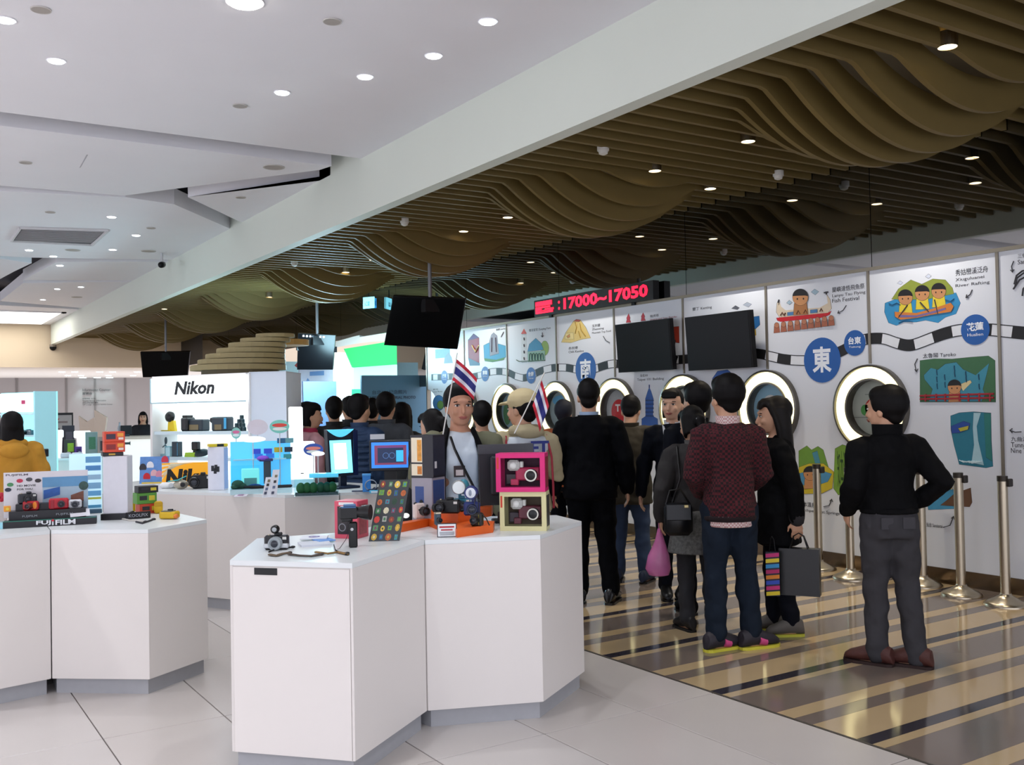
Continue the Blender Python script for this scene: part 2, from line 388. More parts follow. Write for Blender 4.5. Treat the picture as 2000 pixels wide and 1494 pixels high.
# photo booth behind the end of the panels
pbw = struct('wall_booth', B().box((5.6,18.5,0),(11,18.7,2.5)), mat('cfe9f2', .6))
pb = thing('photo_booth', 'bright photo booth with green backdrop and white curtain behind the queue', 'photo booth', (0,0,0))
P_ = lambda x, y, Y=17.2: onY(x, y, Y)
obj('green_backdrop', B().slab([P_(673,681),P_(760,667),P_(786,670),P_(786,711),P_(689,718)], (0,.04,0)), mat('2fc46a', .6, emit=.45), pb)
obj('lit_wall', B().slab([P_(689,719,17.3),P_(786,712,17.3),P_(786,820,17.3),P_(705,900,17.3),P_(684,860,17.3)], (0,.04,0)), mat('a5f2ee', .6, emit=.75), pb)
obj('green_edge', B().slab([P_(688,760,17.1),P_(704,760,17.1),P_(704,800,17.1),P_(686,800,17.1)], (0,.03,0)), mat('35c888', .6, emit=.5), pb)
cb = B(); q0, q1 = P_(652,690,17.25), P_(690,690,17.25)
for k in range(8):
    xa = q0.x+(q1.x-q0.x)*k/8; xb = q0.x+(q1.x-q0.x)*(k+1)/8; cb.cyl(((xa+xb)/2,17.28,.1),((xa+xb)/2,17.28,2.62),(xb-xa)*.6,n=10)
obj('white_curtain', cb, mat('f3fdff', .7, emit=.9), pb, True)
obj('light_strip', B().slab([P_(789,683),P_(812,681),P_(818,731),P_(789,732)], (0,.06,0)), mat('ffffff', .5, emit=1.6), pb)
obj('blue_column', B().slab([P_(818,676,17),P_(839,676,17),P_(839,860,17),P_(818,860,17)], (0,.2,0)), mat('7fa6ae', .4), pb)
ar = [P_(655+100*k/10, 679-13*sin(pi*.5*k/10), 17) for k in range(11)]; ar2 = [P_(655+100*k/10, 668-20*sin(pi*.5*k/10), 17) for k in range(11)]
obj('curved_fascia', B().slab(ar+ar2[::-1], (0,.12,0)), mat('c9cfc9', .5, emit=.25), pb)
l = bpy.data.lights.new('booth_lamp','POINT'); l.energy = 190; l.shadow_soft_size = .3; l.color = (.5,.85,1); o = link(bpy.data.objects.new('booth_lamp', l)); o.location = (6.3,15.6,2.45)

bd = thing('notice_board', 'blue board reading memorial photo counter behind the crowd', 'board')
Yb = 14.6; a, b_ = onY(706,733,Yb), onY(838,733,Yb)
obj('board_panel', B().box((a.x,Yb,0),(b_.x,Yb+.05,a.z)), mat('55809b', .45, var=.04, scale=1.5), bd)
obj('edge_strip', B().box((b_.x,Yb-.01,0),(b_.x+.03,Yb+.06,a.z)), mat('8b8f92', .4, .6), bd)
INK = mat('2f4358', .6)
walltext('台北101紀念照片', 727, 795, 770, 762, Yb-.003, bd, INK)
walltext('TAIPEI 101 MEMORIAL PHOTO', 717, 812, 780, 774, Yb-.003, bd, INK, bold=.02)
walltext('COUNTER', 748, 794, 792, 785, Yb-.003, bd, INK, bold=.02)
bd2 = thing('partition_board', 'plain slate blue partition board beside the white curtain', 'board')
Yc = 16.4; a, b_ = onY(592,745,Yc), onY(657,745,Yc)
obj('board_panel', B().box((a.x,Yc,0),(b_.x,Yc+.05,a.z)), mat('6f86b4', .5), bd2)
wp = thing('picture_panel', 'pale panel with small blue drawings above the slate partition', 'panel')
Yd = 17.6; a, b_ = onY(585,745,Yd), onY(657,690,Yd)
obj('backing', B().box((a.x,Yd,0),(b_.x,Yd+.05,b_.z)), mat('b9bfcf', .5), wp)
obj('drawing', B().flat([onY(605,726,Yd-.004),onY(633,724,Yd-.004),onY(633,733,Yd-.004),onY(605,734,Yd-.004)]).flat([onY(598,744,Yd-.004),onY(605,744,Yd-.004),onY(601,738,Yd-.004)]), mat('5f86b8', .6), wp)
obj('red_drawing', B().flat([onY(575,714,Yd-.004),onY(583,705,Yd-.004),onY(585,722,Yd-.004)]), mat('a84a48', .6), wp)

# stepped wooden column of stacked plates
st = thing('stepped_column', 'stepped column of stacked cream wooden plates behind the lit camera display', 'column')
rows = [(653,500,575),(662,470,566),(671,447,558),(682,424,556),(693,403,556),(704,388,557),(715,374,558),(727,366,560)]
for j in range(len(rows)-1):
    yt, xa, xb = rows[j]; yb_ = rows[j+1][0]; D = 13.
    a, b_ = dep(xa, yt, D), dep(xb, yt, D); c = (a+b_)/2; z1 = a.z; z0 = dep(xa, yb_, D).z; hw = (b_-a).length/2
    d = (b_-a).normalized(); d.z = 0; n_ = Vector((-d.y, d.x, 0))
    obj('wooden_plate', B().loft([(Vector((c.x,c.y,z)), d*hw*(1 if z < z1-.012 else .985), n_*(hw*.8)) for z in (z0+.012, z0+.014, z1-.013, z1)], 28), mat('a99a6e', .6, var=.06, scale=3), st)
a = dep(470, 727, 13.); obj('core', B().loft([((a.x,a.y,z), (.5,0,0),(0,.5,0)) for z in (0, a.z+.1)], 20), mat('5d543d', .7), st)
obj('rear_plate', B().loft([(dep(566,z_,14.), (.25,-.1,0),(.1,.25,0)) for z_ in (675,664)], 24), mat('caa05a', .6), st)

# ------------------------------------------------------------------ ceiling fittings
def fit(px, py, kind, label, i=None):
    p = onZ(px, py, CZ)
    if kind == 'down':
        t = thing('downlight', label, 'downlight', p, group='lit downlights in the white ceiling')
        obj('trim_ring', B().lathe([(.05,-.001),(.05,-.006),(.066,-.006),(.066,-.001)], n=20, closed=True), CEIL, t); obj('lens', B().cyl((0,0,-.012),(0,0,-.002),.05), LAMP, t)
        return p
    if kind == 'speaker': r = .11
    else: r = .06
    t = thing('ceiling_speaker' if r > .1 else 'blank_ceiling_disc', label, 'speaker' if r > .1 else 'ceiling disc', p)
    obj('rim', B().lathe([(r*.9,-.001),(r*.9,-.008),(r,-.008),(r,-.001)], n=24, closed=True), mat('c2beba', .6), t); obj('cover', B().cyl((0,0,-.006),(0,0,-.001),r*.9,n=24), mat('a9a29c', .7), t)
    return p
SPOTS = []
for px, py, lb in ((10,38,'lit downlight cut by the left edge of the white ceiling'),(110,118,'lit downlight second from the left edge, alone on the near ceiling plate'),(551,180,'lit downlight nearest the ceiling slot, leftmost of the row along the beam'),
    (713,149,'second lit downlight of the row along the white beam'),(847,108,'third lit downlight of the row, close to the beam'),(953,41,'lit downlight of the row highest in the frame beside the beam'),
    (218,423,'lit downlight right of and above the ceiling grille'),(266,459,'lit downlight right of the ceiling grille, furthest right'),(220,487,'lit downlight just below the right end of the grille'),(57,488,'lit downlight below the left end of the grille'),
    (104,500,'lit downlight on the rim of the dark ceiling gap'),(117,518,'lit downlight beside the dark gap on the far plate'),(112,564,'lit downlight left of a pair on the distant ceiling plate'),(158,560,'lit downlight right of a pair on the distant ceiling plate'),(84,585,'single lit downlight just above the far ceiling edge')):
    SPOTS.append(fit(px, py, 'down', lb))
p = onZ(478, 2, CZ); t = thing('large_downlight', 'large glaring round downlight at the top edge of the picture', 'downlight', p)
obj('trim_ring', B().lathe([(.095,-.001),(.095,-.01),(.115,-.01),(.115,-.001)], n=28, closed=True), CEIL, t); obj('lens', B().cyl((0,0,-.02),(0,0,-.002),.094), mat('fffaf0', .5, emit=14), t)
for px, py, k, lb in ((80,18,'cap','round beige cap near the top left of the ceiling'),(649,41,'cap','round beige cap near the top centre of the ceiling'),(469,206,'cap','round beige cap just above the ceiling slot'),
    (535,326,'speaker','larger round speaker grille on the triangular ceiling plate'),(50,317,'cap','small cap at the left of the second ceiling plate'),(470,385,'cap','small cap on the wedge plate beside the beam'),(98,414,'cap','small cap above the ceiling grille'),
    (142,488,'speaker','round speaker grille below the ceiling grille'),(290,490,'speaker','flat round speaker by the far beam'),(295,445,'cap','faint small cap close to the far beam'),(150,580,'speaker','round speaker on the furthest ceiling plate')):
    fit(px, py, k, lb)
# air grille
g = thing('air_grille', 'long grey louvred air grille set in the white ceiling', 'air grille')
q = [onZ(x, y, CZ) for x, y in ((40,443),(212,448),(180,477),(22,469))]
ax = (q[1]-q[0]); ay = (q[3]-q[0])
obj('backing', B().slab([p+Vector((0,0,-.002)) for p in q], (0,0,.002)), mat('5c5b5f', .7), g)
for k in range(13):
    v = .05+.9*k/12; a = q[0]+ay*v+ax*.03; b_ = q[0]+ay*v+ax*.97
    obj('louvre', B().slab([a+Vector((0,-.02,-.003)), b_+Vector((0,-.02,-.003)), b_+Vector((0,.02,-.003)), a+Vector((0,.02,-.003))], (0,0,-.012)), mat('8a898d', .5), g)
fr = B()
for a, b_ in ((q[0],q[1]),(q[1],q[2]),(q[2],q[3]),(q[3],q[0])): fr.limb([a+Vector((0,0,-.008)), b_+Vector((0,0,-.008))], .025, 6, dome=False)
obj('frame', fr, mat('c9c8cc', .5), g)
# sprinklers and downlights among the slats
for k, (px, py) in enumerate(((1178,290),(1520,340),(790,432),(575,513))):
    p = onZ(px, py, SZ); t = thing('smoke_detector', ('white smoke detector between slats nearest the beam','white smoke detector among slats nearest the dark glass','white smoke detector among slats above the hanging screens','distant white smoke detector among the far slats')[k], 'smoke detector', (p.x, p.y, SZ))
    obj('base', B().cyl((0,0,-.02),(0,0,.03),.05), mat('d8d6d0', .5), t); obj('head', B().lathe([(.042,-.02),(.036,-.045),(.015,-.055)], n=20), mat('d8d6d0', .5), t, True)
WS = []
for k, (x, y) in enumerate(((6.0,5.64),(6.0,6.79),(6.0,9.3),(6.0,10.3),(6.0,12.9),(6.0,13.9),(6.0,16.4),(6.0,17.4),(5.46,3.5),(5.0,21),(7.0,5.05),(7.0,7.1),(7.0,9.6),(7.0,12.1))):
    t = thing('slat_downlight', ('warm downlight between slats beside the largest wave','warm downlight among slats above the second wave','warm downlight at the far rim of the second wave','warm downlight inside the third wave','warm downlight at the far rim of the third wave','warm downlight inside the fourth wave','warm distant downlight before the fifth wave','warm distant downlight inside the fifth wave','warm downlight above the man in brown shoes','furthest warm downlight in the slats','wall washing downlight among slats above the rafting drawing','wall washing downlight among slats above the larger wall screen','wall washing downlight among slats above the red number board','wall washing downlight among slats above the lighthouse drawing')[k], 'downlight', (x, y, SZ-.004-droop(x,y)))
    obj('can', B().lathe([(.055,0),(.06,0),(.06,.09),(.055,.09)], n=20, closed=True), STEEL, t); obj('lens', B().cyl((0,0,.004),(0,0,.014),.055), WLAMP, t); WS.append((x,y))

# ------------------------------------------------------------------ light from those fittings, and from spots that have no fitting
for p in SPOTS[1:10:2]: lamp((p.x, p.y, CZ-.03), 60, (.93,.96,1))
for x, y in ((-1.5,2.5),(1.2,1.2),(1.0,3.8),(3.0,2.2),(-1.5,8.5),(1.2,9.8),(-3,12.5),(.2,15),(1,21),(2,-2)): lamp((x, y, CZ-.03), 60, (.93,.96,1))
for x, y in ((-3.5,2),(-3.5,6.5),(-4,11),(-6.5,4),(-6.5,9),(-5,16)): lamp((x, y, CZ-.03), 700, (.95,.95,1), 2.2, .9, .1)  # added unseen spots; their bounce off the floor brightens the ceiling
for x, y in ((0,26),(3,26.5),(5,32)): lamp((x, y, 2.75 if y > 30 else CZ-.1), 140, (1,.93,.85), 2.6, .9, .15)  # added spots without fittings, to brighten the far end
for x, y in WS[-4:]: lamp((x, y, SZ-.05-droop(x,y)), 75, (1,.95,.88), 1.9, .9)
for x, y in WS[:-4:2]+WS[1:2]: lamp((x, y, SZ-.05-droop(x,y)), 70, (1,.86,.66), 1.35, .7)
for x, y in ((5.8,1.0),(5.8,-1.5)): lamp((x, y, SZ-.05), 60, (1,.86,.66), 1.5, .7)

# ------------------------------------------------------------------ hanging and wall screens
SCR = mat('050507', .3, var=0, spec=.2); BEZ = mat('0b0b0d', .4, spec=.25)
def screen(name, label, quad, parts=True, thick=.06):
    q = [Vector(p) for p in quad]; ex = (q[1]-q[0]).normalized(); ey = (q[0]-q[3]).normalized(); n_ = ex.cross(ey)
    if n_.dot(CO-q[0]) < 0: n_ = -n_
    t = thing(name, label, 'television')
    obj('casing', B().slab(q, -n_*thick), BEZ, t)
    c = sum(q, Vector())/4; i_ = [c+(p-c)*.965+n_*.002 for p in q]
    obj('display', B().slab(i_, -n_*.002), SCR, t); return t, q, n_
t, q, n_ = screen('wall_screen', 'large switched-off flat screen mounted on the wall beside the boat drawing', [(7.36,7.90,2.485),(7.36,6.96,2.485),(7.40,6.96,1.905),(7.40,7.90,1.905)])
obj('wall_bracket', B().box((7.4,7.2,2.05),(WX,7.65,2.3)), BEZ, t)
t, q, n_ = screen('wall_screen', 'switched-off flat screen on the wall under the two red pagodas', [(7.36,9.10,2.50),(7.36,8.15,2.50),(7.40,8.15,1.93),(7.40,9.10,1.93)])
obj('wall_bracket', B().box((7.4,8.4,2.05),(WX,8.85,2.3)), BEZ, t)
def hang(label, pts, D, dD, px, ptop, tilt=.12):
    f = _F.copy(); f.z = 0; f.normalize()
    q = [dep(x, y, D+e) for (x, y), e in zip(pts, dD)]
    t, q, n_ = screen('hanging_screen', label, q)
    m_ = (q[0]+q[1])/2-n_*.05; z1 = SZ
    top = dep(px, ptop, D); x_, y_ = m_.x, m_.y
    obj('pole', B().cyl((x_,y_,m_.z-.1),(x_,y_,SZ+.1-droop(x_,y_)),.025,n=14), mat('77777a', .35, .8), t); obj('mount', B().cbox((x_,y_,m_.z-.12),(.2,.12,.16)), BEZ, t)
    return t, q, n_
hang('largest hanging flat screen, tilted, above the crowd', [(768,578),(910,584),(893,682),(750,674)], 12.4, (0,-.05,.2,.25), 817, 548)
t, q, n_ = hang('small squarish hanging screen with a line of white lettering, left of the green booth', [(582,651),(655,655),(650,722),(580,722)], 17, (0,0,.2,.2), 613, 600)
for k in range(7):
    a = q[0]+(q[1]-q[0])*(.15+.09*k)+(q[3]-q[0])*.06+n_*.004; obj('lit_character', B().cbox(a, (.025,.025,.03)), mat('e8eeff', .5, emit=1.2), t)
for s_ in (0, 1):
    obj('side_speaker', B().cbox(q[s_]+(q[3]-q[0])*.4-n_*.03, (.05,.05,.1)), BEZ, t)
hang('hanging flat screen seen left of the stepped column', [(274,688),(371,687),(366,737),(279,737)], 22.5, (0,0,.25,.25), 322, 665)

# LED number board on top of the panels
led = thing('number_board', 'long black number board with glowing red digits above the wall panels', 'number board')
obj('housing', B().box((7.47,8.53,2.755),(7.56,10.96,2.975)), mat('060607', .4), led)
RED = mat('ff1030', .5, emit=2.2)
text('17000~17050', 'digits', RED, led, (7.468,10.28,2.795), (0,-1,0), (0,0,1), 1.66, .15, bold=.035)
text(':', 'colon', RED, led, (7.468,10.40,2.80), (0,-1,0), (0,0,1), .04, .12, bold=.02)
g_ = B()
for (u0,u1,v0,v1) in ((.0,.38,.62,1),(.0,.34,.42,.56),(0,.3,.0,.14),(.0,.14,.14,.42),(.22,.42,.22,.36),(.30,.40,0,.25),(.05,.3,.2,.26)): g_.box((7.464,10.92-u1,2.79+v0*.16),(7.469,10.92-u0,2.79+v1*.16))
obj('character_block', g_, RED, led)
for y in (8.9, 10.6): obj('foot', B().box((7.5,y,2.725),(7.54,y+.06,2.76)), BEZ, led)

# two overlapping lit blue signs
for k, (x0, x1, y0, y1, D, c, lb) in enumerate(((709,731,580,603,17.6,'8fe4f4','pale lit sign panel hanging under the dark ceiling left of the big screen'),(719,747,581,601,17.9,'2f9fe0','blue lit sign panel just behind the pale one under the ceiling'))):
    q = [dep(x0,y0+1,D),dep(x1,y0-1,D),dep(x1,y1-2,D),dep(x0,y1,D)]
    t = thing('hanging_sign', lb, 'sign'); obj('lit_panel', B().slab(q, _F*.04), mat(c, .5, emit=.8), t)
    c_ = (q[0]+q[1])/2; obj('rod', B().cyl((c_.x,c_.y,c_.z),(c_.x,c_.y,SZ+.05),.01,n=8), BEZ, t)
    ex = (q[1]-q[0]).normalized(); text('入口處' if k == 0 else '洗手間', 'lettering', mat('1d5f80' if k == 0 else '0c4e94', .5), t, q[3]+ex*.02+Vector((0,0,.04))-_F*.003, ex, (0,0,1), .1, .09)
# cctv under the beam end and under the ceiling
p = onZ(316, 494, CZ); t = thing('cctv_camera', 'small dark security camera hanging from the ceiling by the far beam', 'camera', p)
obj('stem', B().cyl((0,0,0),(0,0,-.18),.018,n=10), mat('c8c8cc', .5), t); obj('body', B().limb([(-.03,-.08,-.2),(.03,.08,-.17)], .05, 12), BEZ, t, True)
p = onX(99, 678, BM); t = thing('cctv_dome', 'small dark fitting under the far end of the white beam', 'camera', (p.x+.06,p.y,3.492)); obj('base', B().cyl((0,0,-.06),(0,0,0),.09), mat('8d8377', .5), t); obj('dome', B().ell((0,0,-.08),(.09,.09,.09)), BEZ, t, True)

# ------------------------------------------------------------------ queue posts
names = ['nearest queue post, cut by the right edge of the picture','second queue post from the right edge','queue post just right of the man in the black jacket','queue post left of the man in the black jacket','queue post in front of the swimmer drawing']
for (px, py), lb in zip(((1965,1182),(1878,1163),(1803,1144),(1662,1130),(1600,1112)), names):
    p = onZ(px, py, 0); s_ = p.length
    t = thing('queue_post', 'brushed steel '+lb, 'queue post', (p.x, p.y, 0), group='steel queue posts along the wall')
    obj('base', B().lathe([(.155,0),(.155,.012),(.135,.03),(.08,.055),(.045,.075),(.04,.09)], n=36), STEEL, t, True)
    obj('pole', B().cyl((0,0,.09),(0,0,.93),.036,n=24), STEEL, t, True)
    hd = obj('head', B().cyl((0,0,.93),(0,0,.97),.038,n=24), mat('3a342c', .4, .5), t, True)
    obj('belt_cassette', B().bbox((.02,-.045,.92),(.05,.03,.06)), mat('2a2522', .5), t)
# ------------------------------------------------------------------ prints on the wall panels
def z3(l): return [(1300+.35*x, 480+.35*y) for x, y in l]
def z2(l): return [(830+.255*x, 560+.255*y) for x, y in l]
def z5(l): return [(1500+.4016*x, 740+.4016*y) for x, y in l]
def pe(cx, cy, rx, ry, n=18, a0=0., a1=2*pi): return [(cx+rx*cos(a0+(a1-a0)*i/(n if a1-a0 > 6.2 else n-1)), cy+ry*sin(a0+(a1-a0)*i/(n if a1-a0 > 6.2 else n-1))) for i in range(n)]
def decal(name, layers, outline=True, label=None, k=0):
    b = B(); ms = []
    for c, pts in layers:
        m = mat(c, .5, var=.08, scale=25)
        if m not in ms: ms.append(m)
        if outline and c != '1d1b1d' and len(pts) > 3:
            mo = mat('2a2a2c', .5)
            if mo not in ms: ms.append(mo)
            cx = sum(p[0] for p in pts)/len(pts); cy = sum(p[1] for p in pts)/len(pts)
            big = []
            for p in pts:
                d = sqrt((p[0]-cx)**2+(p[1]-cy)**2) or 1; f = 1+.55/d; big.append((cx+(p[0]-cx)*f, cy+(p[1]-cy)*f))
            b.flat([onX(x, y, WX-.0006-.0004*k) for x, y in big], ms.index(mo)); k += 1
        b.flat([onX(x, y, WX-.0006-.0004*k) for x, y in pts], ms.index(m)); k += 1
    o = obj(name, b, ms, wr)
    if label: o['label'] = label
    return o
def wtext(body, x0, y0, x1, y1, c='3a3a3e', name='lettering', bold=0., off=.001):
    """x0,y0 lower left .. x1,y1 upper right in the picture"""
    a = onX(x0, y0, WX-off); b = onX(x1, y1, WX-off); t = onX(x0, y0-(y0-y1), WX-off)
    h = onX((x0+x1)/2, y1, WX).z-onX((x0+x1)/2, y0, WX).z
    za = onX((x0+x1)/2, y0, WX).z
    text(body, name, mat(c, .5), wr, (WX-off, a.y, za), (0,-1,0), (0,0,1), a.y-b.y, h, ext=.0004, bold=bold)
def strokes(name, lines, c='3a3a3e', r=.004):
    b = B()
    for l in lines: b.limb([onX(x, y, WX-.005) for x, y in l], r, 5, dome=False)
    obj(name, b, mat(c, .5), wr)
def kid(cx, cy, r, body, bw=1.):
    return [(body, [(cx-r*.8,cy+r*.8),(cx+r*.8,cy+r*.7),(cx+r*1.0,cy+r*2.2),(cx-r*.9,cy+r*2.3)]), ('c98f5e', pe(cx, cy, r, r*1.05)), ('1d1b1d', pe(cx, cy-r*.15, r*1.03, r*.98, 14, pi, 2*pi)+[(cx+r*.6,cy-r*.25),(cx-r*.6,cy-r*.2)]),
            ('1d1b1d', pe(cx-r*.4, cy+r*.2, r*.1, r*.14, 6)), ('1d1b1d', pe(cx+r*.4, cy+r*.17, r*.1, r*.14, 6))]
# river rafting
L = [('3590c4', z3([(1225,320),(1300,292),(1450,290),(1620,262),(1645,320),(1620,380),(1560,400),(1520,430),(1450,415),(1400,425),(1330,425),(1290,445),(1245,430),(1222,370)])),
     ('8e9a3c', z3([(1262,298),(1300,240),(1370,190),(1430,215),(1490,185),(1560,190),(1600,235),(1608,268),(1450,300),(1340,300)])),
     ('d4803a', z3([(1278,368),(1400,375),(1500,348),(1590,318),(1607,338),(1592,368),(1480,385),(1400,402),(1310,412),(1280,395)])),
     ('7a6ca0', z3([(1300,385),(1400,388),(1500,363),(1560,345),(1565,355),(1500,375),(1400,398),(1310,400)]))]
decal('drawing_hill', L[:2])
for q, (x, y) in enumerate(((1338,288),(1432,264),(1524,252))):
    cx, cy = z3([(x, y)])[0]; decal('drawing_child', kid(cx, cy, 14, 'e6cf3a'), k=4)
decal('drawing_raft', L[2:], k=15); strokes('drawing_paddles', [z3([(1300,400),(1350,330)]), z3([(1470,370),(1420,315)]), z3([(1520,380),(1500,300)])], r=.006)
strokes('drawing_waves', [z3([(1245,320),(1265,330),(1290,318),(1310,330)]), z3([(1560,300),(1590,310),(1610,295)]), z3([(1300,430),(1340,415),(1380,425)])], '1f5f8a')
decal('drawing_cloud', [('cfd6e6', z3([(1292,210),(1308,196),(1324,206),(1312,216)])), ('cfd6e6', z3([(1450,172),(1466,158),(1482,168),(1468,182)]))])
wtext('秀姑巒溪泛舟', *z3([(1618,158)])[0], *z3([(1798,122)])[0]); wtext('Xiuguluanei', *z3([(1618,194)])[0], *z3([(1778,172)])[0]); wtext('River Rafting', *z3([(1618,226)])[0], *z3([(1808,204)])[0])
strokes('arrow', [z3([(1710,245),(1700,270),(1675,290)]), z3([(1690,290),(1675,290),(1680,272)])])
# flying fish festival
decal('drawing_boat', [('d8c8b0', z3([(632,300),(645,340),(670,360),(860,345),(905,320),(898,270),(918,300),(926,350),(905,375),(640,405),(618,370),(622,320)])),
    ('c8202c', z3([(618,402),(905,374),(925,362),(915,385),(880,400),(645,424),(625,418)])), ('4d7fb0', z3([(680,372),(716,368),(716,386),(680,390)])), ('4d7fb0', z3([(808,358),(846,354),(846,372),(808,376)]))])
strokes('drawing_figures', [z3([(640,388),(650,372),(660,388)]), z3([(730,380),(740,362),(750,380)]), z3([(770,376),(780,358),(790,376)]), z3([(860,366),(868,350),(876,366)]), z3([(660,390),(668,374)])], '6b3d2c', .006)
decal('drawing_child', kid(*z3([(752,288)])[0], 15, 'b07848'), k=10); strokes('drawing_prow', [z3([(632,300),(628,318)]), z3([(896,255),(896,272)]), z3([(885,262),(906,258)])], r=.008)
cr = []
for k in range(9):
    x = 620+38*k; y = 455-5*k; cr += [('a8644c', z3([(x-14,y-5),(x+14,y-7),(x+18,y+28),(x-16,y+32)])), ('b87a5c', pe(*z3([(x, y-12)])[0], 4.6, 5.2, 10))]
decal('drawing_crowd', cr); decal('drawing_cloud', [('9fb8c8', z3([(812,258),(832,242),(855,256),(835,274)])), ('9fb8c8', z3([(676,318),(690,304),(706,316),(692,328)]))])
wtext('蘭嶼達悟飛魚祭', *z3([(930,250)])[0], *z3([(1110,220)])[0]); wtext('Lanyu Tau Flying', *z3([(930,282)])[0], *z3([(1115,260)])[0]); wtext('Fish Festival', *z3([(930,310)])[0], *z3([(1080,288)])[0])
strokes('arrow', [z3([(1008,332),(990,360),(960,376)]), z3([(974,378),(960,376),(966,362)])])
# gorge
decal('drawing_gorge', [('3f6e4a', z3([(1420,640),(1500,630),(1600,632),(1700,622),(1800,614),(1838,640),(1842,872),(1420,872)])),
    ('3f8fa6', z3([(1442,722),(1480,682),(1520,692),(1560,660),(1622,650),(1660,690),(1730,722),(1805,656),(1790,722),(1770,800),(1782,832),(1762,868),(1470,868),(1490,800),(1445,745)]))])
decal('drawing_child', [('e0cf9a', z3([(1640,775),(1700,750),(1708,762),(1660,810)]))]+kid(*z3([(1612,788)])[0], 13, 'c98f5e'), k=5)
strokes('drawing_bridge', [z3([(1420,838),(1832,826)]), z3([(1420,856),(1832,848)])]+[z3([(x,828-(x-1420)*.02),(x,868)]) for x in (1450,1510,1560,1640,1690,1750,1810)], 'a02832', .009)
strokes('drawing_rain', [z3([(x,y),(x,y+14),(x+3,y+32)]) for x, y in ((1512,690),(1512,730),(1514,768),(1556,718),(1558,760),(1610,668),(1612,700),(1674,700),(1676,730),(1746,716),(1748,770))], '22506a', .005)
wtext('太魯閣 Taroko', *z3([(1436,622)])[0], *z3([(1620,596)])[0]); strokes('arrow', [z3([(1405,630),(1390,660),(1400,704)]), z3([(1390,690),(1400,704),(1408,686)])])
# waterfall
decal('drawing_waterfall', [('2c7a90', z5([(888,180),(930,165),(1000,160),(1084,166),(1086,300),(1094,425),(1060,432),(1000,424),(930,415),(905,320),(890,250)])), ('2f7a72', z5([(1050,168),(1084,168),(1084,300),(1090,400),(1060,380)])),
    ('a8cdd6', z5([(1000,165),(1035,165),(1015,230),(1022,300),(1050,420),(990,408),(1002,320),(996,240)])), ('2b4c9a', z5([(890,230),(950,206),(982,216),(976,244),(930,262),(894,264)])), ('b8b03a', z5([(925,240),(975,228),(972,246),(935,256)]))])
strokes('drawing_ripples', [z5([(930+12*k,395+3*k),(950+14*k,405),(980+12*k,400)]) for k in range(6)], 'd0e6ec', .004)
# hot spring swimmer and signpost
decal('drawing_spring', [('6f9a3a', z5([(150,350),(190,325),(212,346),(242,328),(268,345),(300,450),(150,450)])), ('4a8ea0', z5([(215,360),(240,350),(262,440),(240,450)])), ('cdb82e', z5([(150,430),(200,412),(270,412),(320,452),(312,532),(262,556),(150,560)])), ('4f93bc', z5([(150,460),(240,440),(310,462),(290,500),(230,520),(150,515)]))])
decal('drawing_child', kid(*z5([(205,460)])[0], 13, 'c98f5e'), k=9); decal('drawing_signpost', [('7aa23c', z5([(326,340),(362,320),(400,332),(410,420),(402,550),(342,564),(318,530)]))])
wtext('知本溫泉', *z5([(340,530)])[0], *z5([(395,350)])[0], '2a4a22')
wtext('知本溫泉', *z5([(150,622)])[0], *z5([(232,598)])[0]); wtext('Chihpen Hot Springs', *z5([(160,656)])[0], *z5([(348,638)])[0]); strokes('arrow', [z5([(270,622),(298,614),(310,584)]), z5([(300,594),(310,584),(314,598)])])
decal('drawing_bay', [('4b9bc4', z5([(770,560),(840,524),(920,542),(930,630),(780,636)])), ('6a4c38', z5([(838,614),(870,590),(905,560),(935,548),(985,530),(992,600),(980,622),(900,618)]))])
strokes('drawing_bridge', [z5([(830,540),(850,515),(875,512),(895,535)]), z5([(880,535),(900,512),(920,512)])], 'c9b88a', .012); decal('drawing_cloud', [('aeb8c8', z5([(872,482),(888,466),(906,480),(890,490)]))])
wtext('三仙台 Sansiantai', *z5([(760,722)])[0], *z5([(848,700)])[0]); strokes('arrow', [z5([(852,722),(885,712),(902,668)]), z5([(892,678),(902,668),(906,684)])])
# last panel on the right
wtext('三仙台', *z3([(1965,66)])[0], *z3([(2040,40)])[0]); wtext('Sanxian', *z3([(1965,98)])[0], *z3([(2070,72)])[0]); strokes('arrow', [z3([(1942,85),(1930,115),(1936,148)]), z3([(1924,135),(1936,148),(1944,132)])])
strokes('drawing_squid', [z3([(1950,225),(1960,180),(2000,150),(2030,160)]), z3([(1945,215),(1958,165),(1990,140),(2030,135)]), z3([(1940,242),(1975,190),(2010,172)]), z3([(1990,280),(1995,240),(2010,225)])], r=.007)
wtext('九曲洞', *z3([(1928,1092)])[0], *z3([(2020,1066)])[0]); wtext('Tunnel of', *z3([(1928,1126)])[0], *z3([(2060,1098)])[0]); wtext('Nine Turns', *z3([(1928,1158)])[0], *z3([(2070,1130)])[0]); strokes('arrow', [z3([(1920,1030),(1950,1040),(1985,1038)]), z3([(1935,1020),(1920,1030),(1935,1044)])])
